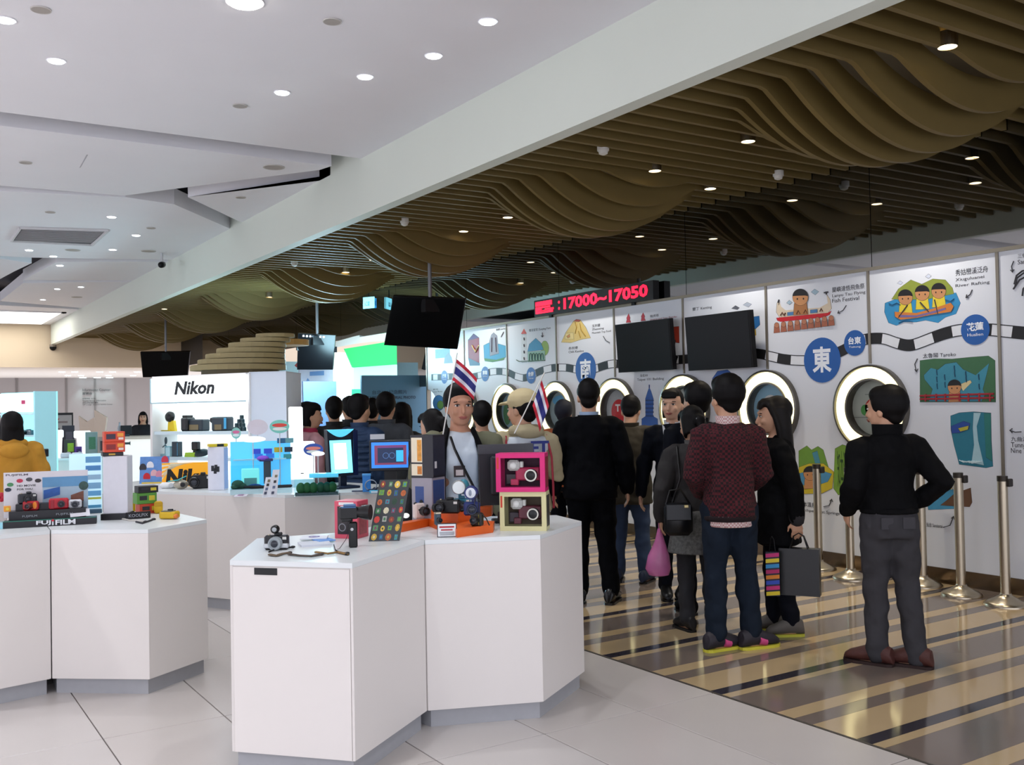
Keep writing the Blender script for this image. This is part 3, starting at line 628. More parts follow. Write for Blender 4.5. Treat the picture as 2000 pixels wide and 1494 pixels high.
# tower, mountain snack, hall, figures
decal('drawing_tower', [('2c5aa8', z2([(1660,1010),(1690,990),(1688,860),(1706,800),(1718,770),(1732,800),(1750,860),(1746,990),(1782,1010),(1786,1085),(1660,1085)]))]); strokes('drawing_spire', [z2([(1718,750),(1718,775)])]+[z2([(1690,y),(1750,y)]) for y in (870,900,930,960,990)], '1c3c78', .007)
wtext('台北101', *z2([(1650,690)])[0], *z2([(1705,668)])[0]); wtext('Taipei 101 Building', *z2([(1625,722)])[0], *z2([(1830,698)])[0])
decal('drawing_mountain', [('dcc274', z2([(1045,425),(1080,350),(1140,262),(1190,255),(1230,310),(1268,392),(1200,402),(1120,428)])), ('e6d28c', z2([(1072,400),(1076,358),(1135,352),(1140,400)])), ('c88a4a', z2([(1085,380),(1108,362),(1110,385),(1095,392)])), ('c8604a', z2([(1140,262),(1160,250),(1190,254),(1180,268)]))])
strokes('drawing_creases', [z2([(1150,270),(1160,310),(1150,360)]), z2([(1185,280),(1195,330),(1230,380)]), z2([(1175,340),(1190,390)])], 'a8883c', .005)
wtext('玉井國', *z2([(1280,308)])[0], *z2([(1340,286)])[0]); wtext('Zhenxing', *z2([(1280,334)])[0], *z2([(1370,314)])[0]); wtext('Mountain Top Food', *z2([(1280,358)])[0], *z2([(1424,338)])[0]); strokes('arrow', [z2([(1365,378),(1385,412),(1415,428)])])
wtext('赤崁樓', *z2([(1100,480)])[0], *z2([(1170,458)])[0]); wtext('Chih Kanlou', *z2([(1100,504)])[0], *z2([(1215,486)])[0])
decal('drawing_lighthouse', [('d8dde0', z2([(742,366),(776,366),(782,575),(740,578)])), ('d04a3c', z2([(735,362),(758,320),(780,360)]))]); strokes('drawing_windows', [z2([(758,y),(760,y+20)]) for y in (390,440,490,540)], '49505a', .008)
decal('drawing_hall', [('8fae3a', pe(*z2([(918,470)])[0], 7.5, 14)), ('8fb8a0', z2([(788,500),(918,488),(920,566),(790,576)])), ('2f8cb8', z2([(786,496),(800,440),(848,395),(888,432),(908,482)]))]); strokes('drawing_arches', [z2([(798+22*k,566-1.5*k),(800+22*k,520),(808+22*k,508),(816+22*k,518),(818+22*k,562-1.5*k)]) for k in range(5)], '3e6a70', .004); strokes('drawing_ground', [z2([(700,560),(720,572),(920,562)])], '3a5a3a', .006)
wtext('菁音皇宮 Zuoying Fort', *z2([(798,338)])[0], *z2([(962,314)])[0]); strokes('arrow', [z2([(898,350),(898,385)]), z2([(890,374),(898,386),(906,374)])])
decal('drawing_figure', [('9a2f44', z2([(330,410),(372,360),(414,392),(416,592),(342,598),(332,540)])), ('5a3a7a', z2([(332,410),(372,362),(412,390),(372,400)])), ('3f6a8a', z2([(332,545),(418,585),(418,602),(345,604)]))]); strokes('drawing_lines', [z2([(360,450),(388,500),(412,450)])], 'e6d8a0', .012)
decal('drawing_monument', [('3f9fc8', z2([(450,450),(490,430),(570,440),(622,455),(618,540),(560,560),(455,552)])), ('8f92a0', z2([(495,420),(508,370),(526,352),(552,378),(566,510),(498,530)])), ('4f8a3c', z2([(455,548),(540,560),(612,540),(600,562),(520,576),(460,570)]))]); strokes('drawing_lines', [z2([(512,390),(510,500)]), z2([(540,390),(546,500)])], '5a4a5a', .006)
wtext('春秋閣 Lotus Pond', *z2([(545,332)])[0], *z2([(620,316)])[0]); strokes('arrow', [z2([(602,345),(582,385)])])
decal('drawing_temple', [('6fa8c4', z2([(78,480),(190,470),(192,540),(80,550)])), ('7a98a4', z2([(150,540),(180,500),(205,540),(215,585),(145,588)]))], False)
decal('drawing_ball', [('3f7fb8', pe(*z2([(105,890)])[0], 11, 15)), ('6a9a4a', pe(*z2([(118,905)])[0], 6, 8))]); wtext('愛河', *z2([(62,792)])[0], *z2([(100,780)])[0]); wtext('Love River', *z2([(60,808)])[0], *z2([(135,798)])[0])
decal('drawing_pagoda', [('b83a48', z2([(1540,275),(1548,250),(1545,240),(1560,205),(1572,240),(1568,250),(1578,272)]))]); decal('drawing_pagoda', [('b83a48', z2([(1655,262),(1660,235),(1657,228),(1671,198),(1684,228),(1680,238),(1690,258)]))])
wtext('龍虎塔', *z2([(1725,232)])[0], *z2([(1790,212)])[0]); wtext('Dragon and Tiger Pagodas', *z2([(1725,250)])[0], *z2([(1930,234)])[0], 'a04a50')
decal('drawing_roof', [('b8402c', z2([(1868,312),(1945,304),(1948,430),(1922,426),(1868,352)])), ('4a3a3c', z2([(1880,395),(1920,410),(1915,440),(1880,430)]))])
decal('drawing_beach', [('2f6fae', z3([(470,400),(522,392),(526,440),(500,465),(470,460)])), ('c8a83a', z3([(470,462),(502,466),(505,498),(472,506)]))]); wtext('墾丁 Kenting', *z3([(150,360)])[0], *z3([(258,338)])[0]); decal('drawing_cloud', [('aab4c4', z3([(432,330),(455,316),(480,326),(462,342)])), ('5a5e68', z3([(368,350),(390,334),(412,346),(400,356)]))])
decal('drawing_dragon', [('2f5fb0', z3([(262,740),(290,700),(345,692),(390,730),(408,790),(350,780),(300,790),(262,770)])), ('86aee0', z3([(300,735),(340,710),(375,745),(340,765)]))])
# striped track with round station discs
ctr = z3([(2060,493),(2000,490),(1900,480),(1820,472),(1730,470),(1640,474),(1560,492),(1480,520),(1400,550),(1350,558),(1290,545),(1220,522),(1150,520),(1100,530),(1040,560),(970,595),(900,620),(830,640),(740,642),(660,635),(590,620),(520,605),(420,603),(100,636),(20,636)]) + z2([(1920,560),(1700,590),(1560,600),(1450,592),(1380,605),(1300,632),(1230,650),(1150,634),(1080,622),(1000,622),(940,632),(880,650),(820,680),(760,700),(700,688),(640,660),(570,650),(500,656),(440,675),(370,690),(300,698),(210,690),(130,694),(40,696)])
pts = [onX(x, y, WX) for x, y in ctr]; path = []
for i in range(len(pts)-1):
    p0, p1, p2, p3 = pts[max(i-1,0)], pts[i], pts[i+1], pts[min(i+2,len(pts)-1)]
    for k in range(6):
        t = k/6; path.append(.5*((2*p1)+(p2-p0)*t+(2*p0-5*p1+4*p2-p3)*t*t+(3*p1-p0-3*p2+p3)*t**3))
path = [Vector((WX, p.y, p.z)) for p in path]; cells = B(); rails = B(); whites = B(); s_ = 0; HW = .047
def nrm(i):
    d = (path[min(i+1,len(path)-1)]-path[max(i-1,0)]).normalized(); return Vector((0, -d.z, d.y))
for i in range(len(path)-1):
    a, b_ = path[i], path[i+1]; na, nb = nrm(i), nrm(i+1); l_ = (b_-a).length; e = Vector((-.0012,0,0))
    tgt = cells if int(s_/.175) % 2 == 0 else whites
    tgt.add([a+na*HW+e, a-na*HW+e, b_-nb*HW+e, b_+nb*HW+e], [(0,1,2,3)]); s_ += l_
    for sg in (1,-1): rails.add([a+na*HW*sg+e*2, a+na*(HW*sg+.008)+e*2, b_+nb*(HW*sg+.008)+e*2, b_+nb*HW*sg+e*2], [(0,1,2,3)])
obj('track_black_cells', cells, mat('1a1a1c', .5), wr)['kind'] = 'stuff'; obj('track_white_cells', whites, mat('e6e9ee', .5), wr)['kind'] = 'stuff'; obj('track_rails', rails, mat('1a1a1c', .5), wr)
for (x, y), r, big, sub in ((z3([(872,638)])[0],.215,'東',None),(z3([(1055,542)])[0],.118,'台東','Taitung'),(z3([(1727,468)])[0],.125,'花蓮','Hualien'),(z2([(1230,632)])[0],.215,'南',None),(z2([(812,680)])[0],.112,'台南','Tainan'),(z2([(460,668)])[0],.11,'高雄','Kaohsiung'),(z2([(148,692)])[0],.105,'屏東','Pingtung')):
    c = onX(x, y, WX-.004); o = obj('station_disc', B().slab(circ(c,(0,1,0),(0,0,1),r,n=36), (.0015,0,0)), mat('1f5ca8', .45, var=.03), wr)
    Wt = mat('eef3fa', .5)
    if sub is None: text(big, 'station_name', Wt, wr, (WX-.0045,c.y+r*.52,c.z-r*.55), (0,-1,0), (0,0,1), r*1.04, r*1.15, ext=.0004, bold=.03)
    else:
        text(big, 'station_name', Wt, wr, (WX-.0045,c.y+r*.6,c.z-r*.1), (0,-1,0), (0,0,1), r*1.2, r*.58, ext=.0004, bold=.03); text(sub, 'station_name', Wt, wr, (WX-.0045,c.y+r*.55,c.z-r*.42), (0,-1,0), (0,0,1), r*1.1, r*.2, ext=.0004)
# what the round windows show
def inw(i, c, ry, rz, dy=0, dz=0, name='niche_picture', k=0):
    par = bpy.data.objects['window_%d' % i]
    obj(name, B().slab(circ((WX+.05-.003*k, seam(i)+dy, ZC+dz),(0,1,0),(0,0,1),ry,rz), (.002,0,0)), mat(c, .5), par)
inw(1,'b9c0b4',.25,.25); inw(1,'c8322c',.09,.085,.02,0,'red_ring',1); inw(1,'e6e6e0',.045,.045,-.01,-.01,'white_disc',2); inw(1,'4f9a4a',.045,.05,.11,-.02,'green_leaf',1)
obj('shelf_line', B().box((WX+.04,seam(1)-.24,ZC+.12),(WX+.046,seam(1)+.1,ZC+.125)).box((WX+.04,seam(1)+.02,ZC-.09),(WX+.046,seam(1)+.24,ZC-.085)), mat('6a6e66', .5), bpy.data.objects['window_1'])
inw(2,'8fc0d8',.25,.25); inw(2,'e4e6e4',.13,.16,.02,-.02,k=1); inw(3,'c0c4bc',.25,.25); inw(4,'b6babc',.25,.25); inw(4,'d0222c',.15,.15,0,-.02,k=1)
text('T1', 'niche_lettering', mat('f0eceb',.5), bpy.data.objects['window_4'], (WX+.045, seam(4)+.07, ZC-.02), (0,-1,0), (0,0,1), .14, .09, ext=.0004, bold=.04)
inw(5,'9fb4b8',.25,.25); inw(5,'5fb0dc',.18,.07,0,.13,k=1); inw(6,'8fb0bc',.25,.25); inw(6,'3f7a48',.1,.16,.1,-.04,k=1); inw(7,'a4b0b8',.25,.25)
# ------------------------------------------------------------------ counters
LAM = mat('e8e2dd', .42, var=.015, scale=2); TOPM = mat('e6eaea', .3, var=.015, scale=2); PLN = mat('a8a9ad', .4, 0.); SLOT = mat('17181b', .5)
def inset(poly, d):
    c = sum((Vector((p[0],p[1],0)) for p in poly), Vector())/len(poly); out = []
    for p in poly:
        v = Vector((p[0],p[1],0)); e = (c-v); out.append((p[0]+e.x/e.length*d, p[1]+e.y/e.length*d))
    return out
def cabinet(label, poly, doors=(), skip=(), top=None):
    n = len(poly)
    if sum(poly[i][0]*poly[(i+1)%n][1]-poly[(i+1)%n][0]*poly[i][1] for i in range(n)) < 0: raise SystemExit('cw '+label)
    t = thing('display_counter', label, 'counter')
    obj('plinth', B().prism(inset(poly, .03), 0, .085), PLN, t)
    obj('carcass', B().prism(inset(poly, .008), .085, CH-.022), LAM, t)
    obj('worktop', B().prism(poly, CH-.022, CH), TOPM if top is None else top, t)
    for i in range(n):
        if i in skip: continue
        a, b = Vector((*poly[i],0)), Vector((*poly[(i+1)%n],0)); d = (b-a).normalized(); o_ = Vector((d.y,-d.x,0))
        w = .014 if i in doors else .001
        a2, b2 = a+d*w-o_*.012, b-d*w-o_*.012; z1 = CH-.028 if i in doors else CH-.0225
        pn = obj('door' if i in doors else 'side_panel', B().slab([a2+Vector((0,0,.088)), b2+Vector((0,0,.088)), b2+Vector((0,0,z1)), a2+Vector((0,0,z1))], o_*.012), LAM, t)
        if i in doors:
            f = doors[i]; L_ = (b-a).length; c0 = a+d*(L_*f-.055)+o_*.0005; c1 = a+d*(L_*f+.055)+o_*.0005
            obj('handle_slot', B().slab([c0+Vector((0,0,z1-.032)), c1+Vector((0,0,z1-.032)), c1+Vector((0,0,z1-.002)), c0+Vector((0,0,z1-.002))], o_*.0015), SLOT, pn)
    return t
cabinet('white angular counter cabinet with a slotted door, nearest the camera', [(1.29,4.30),(1.68,3.87),(2.247,4.297),(2.12,4.85),(1.62,4.93)], {0:.30})
cabinet('white angular counter cabinet carrying the stacked pink and cream camera boxes', [(2.253,4.297),(2.79,4.08),(3.29,4.40),(3.36,4.74),(2.95,5.02),(2.36,5.05),(2.126,4.85)], {2:.16})
cabinet('white counter cabinet at the left edge carrying the black stepped camera stand', [(.20,5.95),(.807,6.075),(.85,6.85),(.3,7.3),(-.3,6.6)])
cabinet('white counter cabinet at the left carrying the tall white pillar and boxes', [(.813,6.075),(1.26,5.72),(1.66,5.99),(1.60,6.62),(1.25,6.95),(.856,6.85)])
cabinet('white back counter cabinet under the lit camera shelves', [(1.62,8.86),(2.19,7.94),(2.60,7.24),(2.985,7.11),(3.15,8.15),(3.47,8.85),(3.0,9.55),(2.5,10.2),(1.9,9.6)])
cabinet('white back counter cabinet under the blue glowing monitor', [(2.995,7.11),(3.35,7.02),(3.62,7.5),(3.45,8.1),(3.16,8.15)])

def spot(px, py, z=CH):
    p = onZ(px, py, z); D = (p-CO).dot(_F); return p, -bearing(p), D/FPX
def spotD(px, D, z=CH):
    p = dep(px, 790, D); p.z = z; return p, -bearing(p), D/FPX
def T(name, label, cat, s, extra=0., group=None):
    p, r, mpp = s; return thing(name, label, cat, p, r+extra, group)
def front(b, x0, x1, z0, z1, y, k=None): return b.add([(x0,y,z0),(x1,y,z0),(x1,y,z1),(x0,y,z1)], [(0,1,2,3)], k)
def plaque(name, parent, x0, x1, z0, z1, y, m, th=.002): return obj(name, B().box((x0,y-th,z0),(x1,y,z1)), m, parent)
def tx(body, parent, m, x, y, z, w, h, **k): text(body, 'lettering', m, parent, (x,y,z), (1,0,0), (0,0,1), w, h, ext=.0003, **k)
def cambody(t, c, z, w, h, d, lens=.35, lc='0c0c0e', y=0., lx=0., top=True, face=(0,-1,0)):
    """compact camera: body, lens barrel, glass, top plate, button"""
    bd = obj('camera_body', B().bbox((0,y,z+h/2),(w,d,h),.008), mat(c, .35), t)
    f = Vector(face); r = h*lens; c0 = Vector((lx,y,z+h*.48))+f*(d/2 if abs(f.y) > .5 else w/2)
    obj('lens', B().lathe([(r,0),(r,.02),(r*.9,.03),(r*.9,.036),(r*.7,.036),(r*.6,.03)], c0, f, 20), mat(lc, .3), t, True)
    obj('lens_glass', B().lathe([(r*.6,.029),(r*.3,.033),(.001,.034)], c0, f, 16), mat('30343c', .05), t, True)
    if top:
        obj('viewfinder', B().bbox((w*.08,y,z+h*1.09),(w*.28,d*.7,h*.2),.004), mat(c, .4), t); obj('shutter_button', B().cyl((-w*.32,y,z+h),(-w*.32,y,z+h*1.07),w*.05,n=12), STEEL, t)
        obj('flash_window', B().box((w*.28,y-d/2-.002,z+h*.72),(w*.44,y-d/2,z+h*.9)), mat('d6d6d0', .2), t)
    return bd
# ---- front counter goods
s = spot(541,1073); m = s[2]; t = T('toy_camera', 'black and white fisheye toy camera with round finder, left end of front counter', 'camera', s, -.25)
cambody(t, '1b1c20', 0, 47*m, 28*m, .04, .48, '9aa2a6'); obj('silver_side', B().bbox((0,-.002,8*m),(48*m,.044,9*m),.004), mat('c8ccd0', .3, .5), t)
obj('fisheye_finder', B().lathe([(8*m,-.01),(8*m,.012),(6*m,.018)], (-2*m,-.01,40*m), (0,-1,0), 20), BLACK, t, True); obj('finder_glass', B().lathe([(5.5*m,.017),(.001,.022)], (-2*m,-.01,40*m), (0,-1,0), 16), mat('a8adb0', .1), t, True)
obj('finder_post', B().cyl((-2*m,-.005,28*m),(-2*m,-.005,34*m),.006,n=10), BLACK, t)
for k, (px, py, w, d, rz, c, lb) in enumerate(((618,1066,60,.13,.15,'d9dde6','thick pale leaflet at the bottom of the leaflet pile'),(612,1058,52,.11,-.1,'e8ebf2','white leaflet with a round purple logo on top of the pile'),(640,1060,34,.10,.4,'6f9fe0','blue leaflet half under the white one'))):
    s = spot(px, py); m = s[2]; z = (.0, .012, .006)[k]; t = thing('leaflet', lb, 'leaflet', (s[0].x, s[0].y, CH+z), s[1]+rz)
    obj('sheet', B().bbox((0,.05,.003),(w*m,d,.006 if k else .012),.001), mat(c, .5), t)
    if k == 1:
        obj('ring_logo', B().lathe([(.020,0),(.028,0),(.028,.0006),(.020,.0006)], (0,.05,.0064), n=24, closed=True), mat('5a4a9a', .5), t); obj('logo_dot', B().cyl((0,.05,.0064),(0,.05,.007),.012), mat('b9b0d8', .5), t)
    if k == 0: obj('edge', B().box((-w*m/2,.0,-.002),(w*m/2,.004,.006)), mat('22252c', .5), t)
for k, (pts, c, lb) in enumerate(((((525,1078),(540,1072),(560,1070),(572,1068)),'1a1a1c','thin black strap curled in front of the toy camera'),(((527,1083),(540,1085),(552,1081),(566,1079)),'6a5a48','brown woven strap lying left at the counter edge'),(((565,1082),(585,1085),(608,1086),(628,1082)),'4a4038','dark mottled strap lying along the counter edge'),(((618,1078),(640,1081),(660,1078),(678,1082)),'8a6a3c','tan strap with black tip right of the mottled one'),(((652,1064),(655,1074),(665,1080),(678,1080)),'101012','black wrist cord below the grip camera'))):
    q = [onZ(x, y, CH+.006) for x, y in pts]; pts2 = []
    for i in range(len(q)-1): pts2 += [q[i].lerp(q[i+1], k_/3) for k_ in range(3)]
    t = thing('camera_strap', lb, 'strap', group='loose straps at the front edge of the counter'); obj('band', B().limb(pts2+[q[-1]], .010 if k in (1,2,3) else .004, 8, flat=.45, side=(0,0,1) if k not in (1,2,3) else None), mat(c, .8, var=.35, scale=90), t, True)
    obj('tip', B().ell(q[-1], (.012,.009,.006)), BLACK, t, True)
s = spot(676,1052); m = s[2]; t = T('pink_package', 'coral pink boxed camera with a dark window behind the grip camera', 'box', s, -.5)
W, Hh = 50*m, 73*m; obj('carton', B().bbox((0,.06,Hh/2),(W,.12,Hh),.002), mat('d8566a', .4), t); plaque('window', t, -W*.36, W*.3, Hh*.12, Hh*.86, 0, mat('2a2528', .15)); obj('round_print', B().lathe([(.016,0),(.02,0),(.02,.001),(.016,.001)], (-.02,-.002,Hh*.3), (0,-1,0), 20, closed=True), mat('8a8a90', .4), t)
plaque('top_label', t, -W*.3, W*.35, Hh*.89, Hh*.97, 0, mat('e8e2e0', .5)); obj('side_print', B().box((W/2,.02,Hh*.1),(W/2+.001,.10,Hh*.9)), mat('a8545a', .5, var=.4, scale=60), t)
s = spot(690,1069); m = s[2]; t = T('grip_camera', 'black camera with a big lens standing on an upright black handle', 'camera', s)
obj('handle', B().bbox((0,0,25*m),(17*m,.03,50*m),.006), BLACK, t); obj('trigger_plate', B().bbox((-12*m,0,56*m),(22*m,.035,10*m),.005), BLACK, t)
cb_ = obj('camera_body', B().bbox((-8*m,0,68*m),(36*m,.05,24*m),.006), BLACK, t); obj('print', B().box((-22*m,-.026,78*m),(6*m,-.0255,80*m)), mat('3f6a9a', .5), cb_)
obj('lens', B().lathe([(11*m,0),(11*m,.012),(13*m,.02),(15*m,.05),(15*m,.062),(12*m,.062)], (10*m,0,68*m), (1,-.35,0), 24), BLACK, t, True); obj('top_label', B().bbox((-6*m,0,82*m),(24*m,.04,5*m),.003), mat('4a6a94', .4), t); obj('wrist_cord', B().limb([(-4*m,-.02,40*m),(-14*m,-.04,18*m),(-26*m,-.05,2*m),(-30*m,-.07,.004)], .0015, 5, dome=False), BLACK, t)
obj('heart_mark', B().cyl((-2*m,-.0155,36*m),(-2*m,-.0165,36*m),3*m,n=14), mat('c8c8cc', .4), t)
# collage board leaning back
s = spot(750,1057); m = s[2]; t = T('photo_collage_board', 'tall board covered with rows of small colourful photos, leaning on the counter', 'board', s, -.12)
W, Hh, lean = 60*m, 118*m, .30; b = B(); fw = lambda x, z, y=0: Vector((x+z*.18, z*lean*.55+y, z))
obj('panel', B().slab([fw(-W/2,0),fw(W/2,0),fw(W/2,Hh),fw(-W/2,Hh)], (0,.006,0)), mat('34383a', .3), t)
pal = ['c8a23a','3f7a4a','8a3a2c','2f5a8a','d8d0b0','5a8a5a','b8602c','7a3f5a','e0b84a','3a8a9a','c8443a','6a9a3a','1f3f2a','a8a8a0']
for r_ in range(7):
    for c_ in range(4):
        x = (-.5+(c_+.5)/4)*W*.96; z = Hh*(r_+.5)/7
        w_, h_ = W*.095*random.uniform(.7,1), Hh*.055*random.uniform(.75,1); jx, jz = x+random.uniform(-.1,.1)*W*.1, z+random.uniform(-.1,.1)*.03
        sh = [(jx+w_*cos(a)*(1 if c_%2 else 1.2), jz+h_*sin(a)*1.15) for a in ([pi/4+k*pi/2 for k in range(4)] if (r_+c_)%2 else [k*pi/4 for k in range(8)])]
        o = obj('small_photo', B().slab([fw(u,v,-.0015) for u, v in sh], (0,.0015,0)), mat(pal[(r_*5+c_*3)%14], .35, var=.45, scale=120), t)
        o2 = obj('photo_motif', B().slab([fw(jx+w_*.4*cos(k*pi/3+r_), jz+h_*.5*sin(k*pi/3+r_), -.0025) for k in range(6)], (0,.001,0)), mat(pal[(r_*3+c_*5+4)%14], .35, var=.3, scale=120), o)
obj('easel_leg', B().slab([(.0,.12,0),(.02,.12,0),(.06,.045,Hh*.6),(.04,.045,Hh*.6)], (0,.005,0)), mat('34383a', .4), t)
# orange two-step stand
ORG = mat('e0611c', .4, var=.05)
t = thing('orange_step_stand', 'bright orange two-tier stand holding toy cameras', 'stand')
lo = [onZ(x, y, CH) for x, y in ((782,1040),(838,1028),(893,1050),(963,1040),(966,1033),(900,1029),(846,1024),(786,1034))]
obj('lower_tier', B().slab([Vector((p.x,p.y,CH)) for p in lo], (0,0,.042)), ORG, t)
hi = [onZ(x, y, CH+.042) for x, y in ((842,1013),(895,1020),(960,1008),(963,1003),(900,1011),(845,1006))]
obj('upper_tier', B().slab([Vector((p.x,p.y,CH+.042)) for p in hi], (0,0,.05)), ORG, t)
ob = [onZ(x, y, CH) for x, y in ((838,1026),(893,1050))]
ZL, ZU = CH+.042, CH+.092
s = spot(820,1012,ZL); m = s[2]; t = T('toy_camera', 'small cream toy camera with black lens on the left of the orange stand', 'camera', s, .5); cambody(t, 'e8d8d0', 0, 26*m, 30*m, .04, .3, '141416', lx=4*m, top=False); obj('bear_ear', B().ell((5*m,0,31*m),(5*m,.012,5*m)), BLACK, t, True); obj('bear_ear', B().ell((-9*m,0,28*m),(4*m,.012,4*m)), BLACK, t, True); obj('nose_dot', B().ell((-5*m,-.021,17*m),(.005,.003,.005)), BLACK, t)
s = spot(793,1012,ZL); m = s[2]; t = T('wire_clip', 'white flash bulb with a black wire loop left of the cream toy camera', 'lamp', s); obj('bulb', B().ell((0,0,5*m),(7*m,.015,5*m)), mat('f0f4f4', .2, emit=.4), t, True); obj('wire', B().limb([(0,0,8*m),(-10*m,.01,14*m),(-14*m,.02,8*m),(-8*m,.02,3*m)], .002, 6, dome=False), BLACK, t)
s = spot(876,1002,ZU); m = s[2]; t = T('black_film_camera', 'chunky black film camera on the upper orange tier', 'camera', s, -.25); cambody(t, '0e0e10', 0, 46*m, 26*m, .055, .42, '0c0c0e', lx=-14*m); obj('side_lens', B().lathe([(9*m,0),(9*m,.02),(7*m,.024)], (-20*m,-.02,11*m), (-.5,-1,0), 18), BLACK, t, True)
s = spotD(897, s[2]*FPX+.12, ZU); m = s[2]; t = T('teal_flash_camera', 'teal camera with a round silver flash behind the black film camera', 'camera', s); cambody(t, '2f6f86', 0, 36*m, 24*m, .05, .4, '20343c'); obj('flash_stem', B().cyl((-2*m,0,24*m),(-2*m,0,38*m),.009,n=10), mat('2f6f86', .4), t); obj('flash_reflector', B().lathe([(12*m,0),(14*m,-.02),(12*m,-.04)], (-4*m,0,46*m), (0,1,0), 22), mat('d0d6d4', .2, .4), t, True); obj('flash_back', B().ell((6*m,.02,46*m),(11*m,.03,15*m)), mat('2f7f90', .4), t, True)
s = spot(922,1006,ZU); m = s[2]; t = T('blue_flash_camera', 'dark blue camera with a round white flash disc on the upper orange tier', 'camera', s); cambody(t, '1f2c66', 0, 32*m, 26*m, .05, .4, '16203c', top=False); obj('flash_stem', B().bbox((4*m,0,30*m),(9*m,.02,22*m),.003), mat('1f2c66', .4), t); obj('flash_housing', B().lathe([(13*m,0),(14*m,.02),(6*m,.05)], (-2*m,-.02,44*m), (.2,1,0), 24), mat('1f2c66', .35), t, True); obj('flash_disc', B().lathe([(10*m,0),(.001,.004)], (-2*m,-.02,44*m), (-.2,-1,0), 22), mat('dfe4ea', .3), t, True); obj('flash_core', B().ell((-3*m,-.024,44*m),(3*m,.003,6*m)), mat('8a94a4', .3), t, True); obj('red_stripe', B().box((-3*m,-.027,4*m),(2*m,-.0255,20*m)), mat('8a2438', .4), t)
s = spot(855,1026,ZL); m = s[2]; t = T('pocket_camera', 'tiny grey-blue upright camera on the lower orange tier', 'camera', s, .3); cambody(t, '4a5a66', 0, 13*m, 24*m, .03, .2, '16181c', top=False); obj('silver_cap', B().bbox((0,0,24*m),(12*m,.028,4*m),.002), STEEL, t)
s = spot(932,1027,ZL); m = s[2]; t = T('strap_camera', 'small black camera with a tall loop strap at the right of the lower tier', 'camera', s, -.4); cambody(t, '14120f', 0, 24*m, 26*m, .04, .3, '1a1a1c', top=False); obj('brass_strip', B().box((6*m,-.0215,3*m),(7.5*m,-.0205,23*m)), mat('8a7a3c', .3, .8), t); obj('strap_loop', B().limb([(-8*m,0,26*m),(-6*m,.01,46*m),(-2*m,.01,62*m),(2*m,.01,44*m),(4*m,0,26*m)], .0025, 6, dome=False), BLACK, t); obj('trailing_strap', B().limb([(10*m,0,24*m),(18*m,.01,14*m),(26*m,.0,.004)], .003, 6, dome=False), BLACK, t)
# price card
s = spot(873,1049); m = s[2]; t = T('price_card', 'small framed white notice card standing before the orange stand', 'card', s); W, Hh = 38*m, 27*m
obj('frame', B().bbox((0,.0,Hh/2),(W,.006,Hh),.001), mat('2e3034', .4), t); obj('paper', B().box((-W*.46,-.0036,Hh*.06),(W*.46,-.003,Hh*.94)), mat('e6e8ea', .5), t); obj('foot', B().cbox((0,.012,.004),(W*.6,.03,.008)), mat('2e3034', .4), t)
RT = mat('b03038', .5); DT = mat('50565e', .5)
for za, zb, f, m_ in ((.68,.80,.38,RT),(.48,.58,.3,RT),(.34,.38,.38,DT),(.25,.29,.38,DT),(.15,.19,.36,DT)): obj('print_line', B().box((-W*f,-.0042,Hh*za),(W*f,-.0037,Hh*zb)), m_, t)
